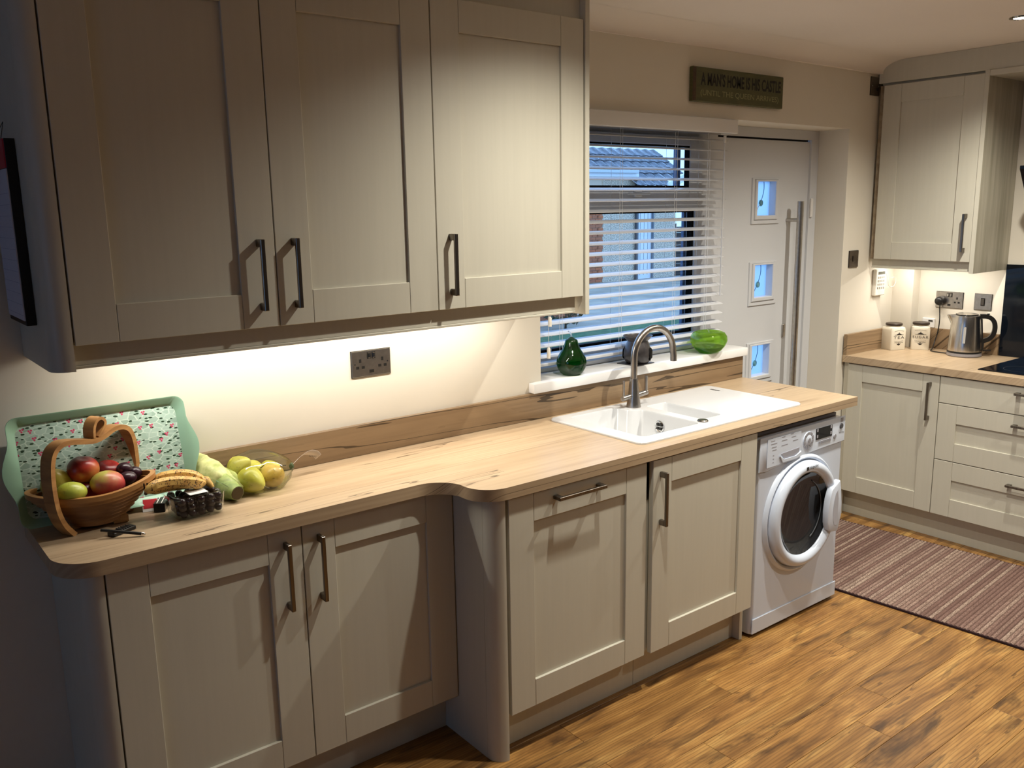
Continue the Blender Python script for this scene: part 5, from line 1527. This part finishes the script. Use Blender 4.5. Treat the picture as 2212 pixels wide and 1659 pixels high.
# ------------------------------------------------------------------ striped rug
def rug_mat():
    t = NT('rug_pile')
    p = t.obj()
    sp_ = t.n('ShaderNodeSeparateXYZ'); t.l(p, sp_.inputs[0])
    rr_ = t.math('DIVIDE', sp_.outputs[1], 0.0175); row = t.math('FLOOR', rr_); frc = t.math('FRACT', rr_)
    wn = t.t.nodes.new('ShaderNodeTexWhiteNoise'); wn.noise_dimensions = '1D'
    t.l(row, wn.inputs['W'])
    rc = t.ramp(wn.outputs['Value'], [(0.0, lin(130, 104, 96)), (0.35, lin(154, 126, 116)), (0.6, lin(178, 152, 138)), (0.85, lin(204, 182, 164)), (1.0, lin(140, 110, 104))])
    n1 = t.noise(t.map(p, (1, 0.6, 1)), 420, 2, 0.6)
    n2 = t.noise(t.map(p, (2.2, 5, 1)), 3.0, 3, 0.6)
    col = t.mix(t.ramp(n1, [(0.40, (0, 0, 0, 1)), (0.62, (1, 1, 1, 1))]), lin(96, 74, 66), rc)
    col = t.mix(t.math('MULTIPLY', t.ramp(n2, [(0.45, (0, 0, 0, 1)), (0.7, (1, 1, 1, 1))]), 0.25), col, lin(90, 74, 64))
    groove_shade = t.ramp(t.math('ABSOLUTE', t.math('SUBTRACT', frc, 0.5)), [(0.26, (0, 0, 0, 1)), (0.44, (1, 1, 1, 1))])  # shade in the grooves between ribs, put into the colour
    col = t.mix(t.math('MULTIPLY', groove_shade, 0.6), col, lin(70, 50, 46))
    t.l(col, t.b.inputs['Base Color'])
    t.b.inputs['Roughness'].default_value = 0.95
    t.b.inputs['Specular IOR Level'].default_value = 0.05
    return t.m
rug = thing('rug', 'brown and beige ribbed rug on the oak floor beyond the washing machine', 'rug', (2.944, -0.04, 0))
RL, RWD = 1.95, 0.86
ra_ = math.atan(0.080)
RM = Matrix.Translation((2.944, -0.060, 0.0006)) @ Matrix.Rotation(ra_, 4, 'Z')
RP = 0.0175
NV = int(RL / RP) * 6
m = MB()
m.grid(36, NV, lambda u, v: Vector((0.006 + u * (RWD - 0.012), -0.006 - v * (RL - 0.012), 0.0065 + 0.0045 * math.sin(PI * (((0.006 + v * (RL - 0.012)) / RP) % 1)) + random.uniform(-.0006, .0006))))
pl_ = m.build('pile', rug_mat(), None, 60)
pl_.matrix_world = RM; pl_.parent = rug; pl_.matrix_parent_inverse = Matrix.Translation(-wloc(rug))
m = MB()
m.box(0, RWD, -RL, 0, 0, 0.0045, 0.001)
m.box(0, 0.007, -RL, 0, 0.0046, 0.0088, 0.001).box(RWD - 0.007, RWD, -RL, 0, 0.0046, 0.0088, 0.001).box(0.007, RWD - 0.007, -RL, -RL + 0.007, 0.0046, 0.0088, 0.001).box(0.007, RWD - 0.007, -0.007, 0, 0.0046, 0.0088, 0.001)
m.bm.transform(RM)
m.build('backing', mat('rug_edge', lin(46, 24, 26), 0.9), rug)

# ------------------------------------------------------------------ outside, seen through the blind
GZ = -0.15
struct(MB().box(-3, 34, 0.33, 40, GZ - 0.2, GZ).build('ground', mat_noise('drive_grey', (0.26, 0.24, 0.19, 1), (0.40, 0.36, 0.28, 1), 2.0, 0.8)))
lw = MB().box(2.0, 16.0, 5.6, 7.1, GZ + 0.0005, GZ + 0.03).build('lawn', mat_noise('lawn_green', (0.03, 0.085, 0.03, 1), (0.07, 0.15, 0.06, 1), 12, 0.9))
tag(lw, kind='stuff')
gw = MB().box(4.0, 9.4, 8.2, 8.4, GZ + 0.0005, 0.32).build('garden_wall', mat_noise('old_brick', (0.30, 0.10, 0.055, 1), (0.44, 0.17, 0.09, 1), 14, 0.9))
tag(gw, 'low reddish garden wall outside, behind the lowest blind slats', 'wall')
hs = thing('neighbour_house', 'neighbouring house with tiled roof and pebbledash wall seen through the blind', 'house', (16, 13.5, GZ))
HY = 13.5
PEB = mat_noise('pebbledash', (0.34, 0.29, 0.22, 1), (0.80, 0.68, 0.52, 1), 38, 0.9, detail=3, lo=0.42, hi=0.58)
MB().box(15.08, 16.32, HY, HY + 0.25, GZ + 0.0005, 2.45).build('wall_panel', PEB, hs)
MB().box(16.94, 17.78, HY, HY + 0.25, GZ + 0.0005, 2.2).build('wall_panel', PEB, hs)
MB().box(13.2, 15.08, HY + 0.02, HY + 0.25, GZ + 0.0005, 2.45).build('brick_wall', mat('mortar', (0.70, 0.58, 0.44), 0.9), hs)
bkm = [MB().box(-0.1055, 0.1055, -0.03, 0.03, -0.0325, 0.0325).mesh('brick', mat_noise('brick_red', (0.42, 0.11, 0.045, 1), (0.56, 0.17, 0.065, 1), 30, 0.9)), MB().box(-0.1055, 0.1055, -0.03, 0.03, -0.0325, 0.0325).mesh('brick', mat_noise('brick_brown', (0.34, 0.11, 0.055, 1), (0.46, 0.16, 0.075, 1), 30, 0.9))]
for r_ in range(24):
    for c_ in range(4):
        x = 14.28 + c_ * 0.225 + (0.1125 if r_ % 2 else 0) - 0.02
        if x + 0.1055 > 15.085: x = 15.08 - 0.1055
        inst(random.choice(bkm), 'brick', hs, (x, HY + 0.012, GZ + 0.05 + r_ * 0.075))
HWH = mat('house_white', (0.80, 0.82, 0.84), 0.5)
MB().box(16.36, 16.90, HY + 0.05, HY + 0.10, GZ + 0.0005, 2.1).build('house_door', HWH, hs)
for x in (16.34, 16.92): MB().box(x - 0.022, x + 0.022, HY - 0.01, HY + 0.12, GZ + 0.0005, 2.1).build('door_post', mat('post_grey', (0.16, 0.18, 0.20), 0.6) if x < 16.5 else bpy.data.materials['post_grey'], hs)
for k in range(3): MB().box(16.48 + k * 0.14, 16.488 + k * 0.14, HY + 0.045, HY + 0.0498, GZ + 0.1, 2.0).build('door_groove', bpy.data.materials['post_grey'], hs)
MB().tube([(16.22, HY - 0.05, GZ), (16.22, HY - 0.05, 2.4)], 0.03, 10).build('drainpipe', mat('pipe_dark', (0.05, 0.05, 0.055), 0.5), hs)
MB().box(13.2, 16.10, HY - 0.26, HY - 0.06, 2.44, 2.60, 0.01).build('fascia_board', HWH, hs)
MB().box(13.2, 16.02, HY - 0.34, HY - 0.262, 2.53, 2.61, 0.01).build('gutter', mat('gutter_blue', (0.55, 0.60, 0.64), 0.4), hs)
ROOF = mat_noise('roof_tile_grey', (0.030, 0.035, 0.042, 1), (0.12, 0.13, 0.15, 1), 9, 0.22, (1, 1, 1), 0.4)
sl_a = math.radians(33)
tl_ = MB()
n = 8
prof_ = [(-0.165 + 0.33 * i / n, 0.012 * math.cos(2 * PI * i / n * 1.0) + 0.012) for i in range(n + 1)]
for i in range(n):
    (x0, h0), (x1, h1) = prof_[i], prof_[i + 1]
    v = [tl_.bm.verts.new(p_) for p_ in ((x0, 0, h0 + 0.025), (x1, 0, h1 + 0.025), (x1, 0.40, h1), (x0, 0.40, h0), (x0, 0, h0), (x1, 0, h1))]
    tl_.bm.faces.new((v[0], v[1], v[2], v[3])); tl_.bm.faces.new((v[4], v[5], v[1], v[0]))
tmesh = tl_.mesh('roof_tile', ROOF, 50)
cnt = 0
for r_ in range(6):
    z = 2.22 + r_ * 0.30 * math.sin(sl_a) + 0.0
    y = HY - 0.25 + r_ * 0.30 * math.cos(sl_a)
    for c_ in range(13):
        x = 14.2 + c_ * 0.33
        rim_ = 2.23 + (x - 17.05) / 1.05 * 0.36          # verge line at the right
        if z < rim_ - 0.12 and x > 16.6: continue
        if z > 2.95 + 0.09 * (x - 15.2) + 0.1: continue
        if z < 2.60 and x < 15.95: continue
        inst(tmesh, 'roof_tile', hs, (x, y, z), (sl_a, 0, random.uniform(-.02, .02)))
MB().prism([(14.0, 2.62), (16.05, 2.60), (16.05, 2.14), (17.05, 2.14), (18.0, 2.5), (18.25, 3.0), (15.3, 2.80), (14.0, 2.95)], HY + 0.9, HY + 1.0, 'xz').build('roof_deck', mat('deck_dark', (0.03, 0.035, 0.04), 0.8), hs)
bg_ = MB().prism([(16.92, 2.12), (18.20, 2.56), (18.20, 2.76), (16.92, 2.30)], HY - 0.5, HY - 0.46, 'xz')
bg_.build('barge_board', HWH, hs)
fn_ = thing('garden_fence', 'dark wooden garden fence outside to the right of the house', 'fence', (18.4, 13.6, GZ))
FEN = mat_noise('fence_dark', (0.020, 0.017, 0.015, 1), (0.05, 0.042, 0.036, 1), 8, 0.8, (1, 1, 6))
for k in range(8):
    MB().box(17.80, 20.6, HY + 0.08, HY + 0.11, GZ + 0.004 + k * 0.165, GZ + 0.004 + k * 0.165 + 0.155).build('board', FEN, fn_)
for x in (17.86, 19.7): MB().box(x, x + 0.1, HY + 0.112, HY + 0.2, GZ + 0.0005, 1.25).build('post', FEN, fn_)
for (px_, py_, h_, lab_) in ((8.6, 7.6, 0.70, 'dark leafy shrub outside in front of the brick corner'), (21.5, 11.5, 0.55, 'dark low shrub outside below the garden fence')):
    sh = thing('shrub', lab_, 'shrub', (px_, py_, GZ))
    m = MB()
    for k in range(260):
        a = random.uniform(0, 2 * PI); e_ = random.uniform(0.05, 1.4); rr_ = random.uniform(0.5, 1.0)
        c_ = Vector((math.cos(a) * math.cos(e_) * 0.32 * rr_, math.sin(a) * math.cos(e_) * 0.32 * rr_, 0.1 + math.sin(e_) * (h_ - 0.1) * rr_))
        d_ = Vector((random.uniform(-1, 1), random.uniform(-1, 1), random.uniform(-.3, 1))).normalized() * 0.07
        s_ = d_.cross(Vector((random.uniform(-1, 1), random.uniform(-1, 1), random.uniform(-1, 1)))).normalized() * 0.02
        v = [m.bm.verts.new(Vector((px_, py_, GZ)) + c_ + q2) for q2 in (-d_, s_, d_, -s_)]
        m.bm.faces.new(v)
    tag(m.build('foliage', bpy.data.materials.get('shrub_green') or mat('shrub_green', (0.03, 0.06, 0.035), 0.8), sh), kind='stuff')
    MB().tube([(px_, py_, GZ), (px_ + 0.02, py_, GZ + h_ * 0.7)], [0.02, 0.008], 6).build('stem', STALK, sh)
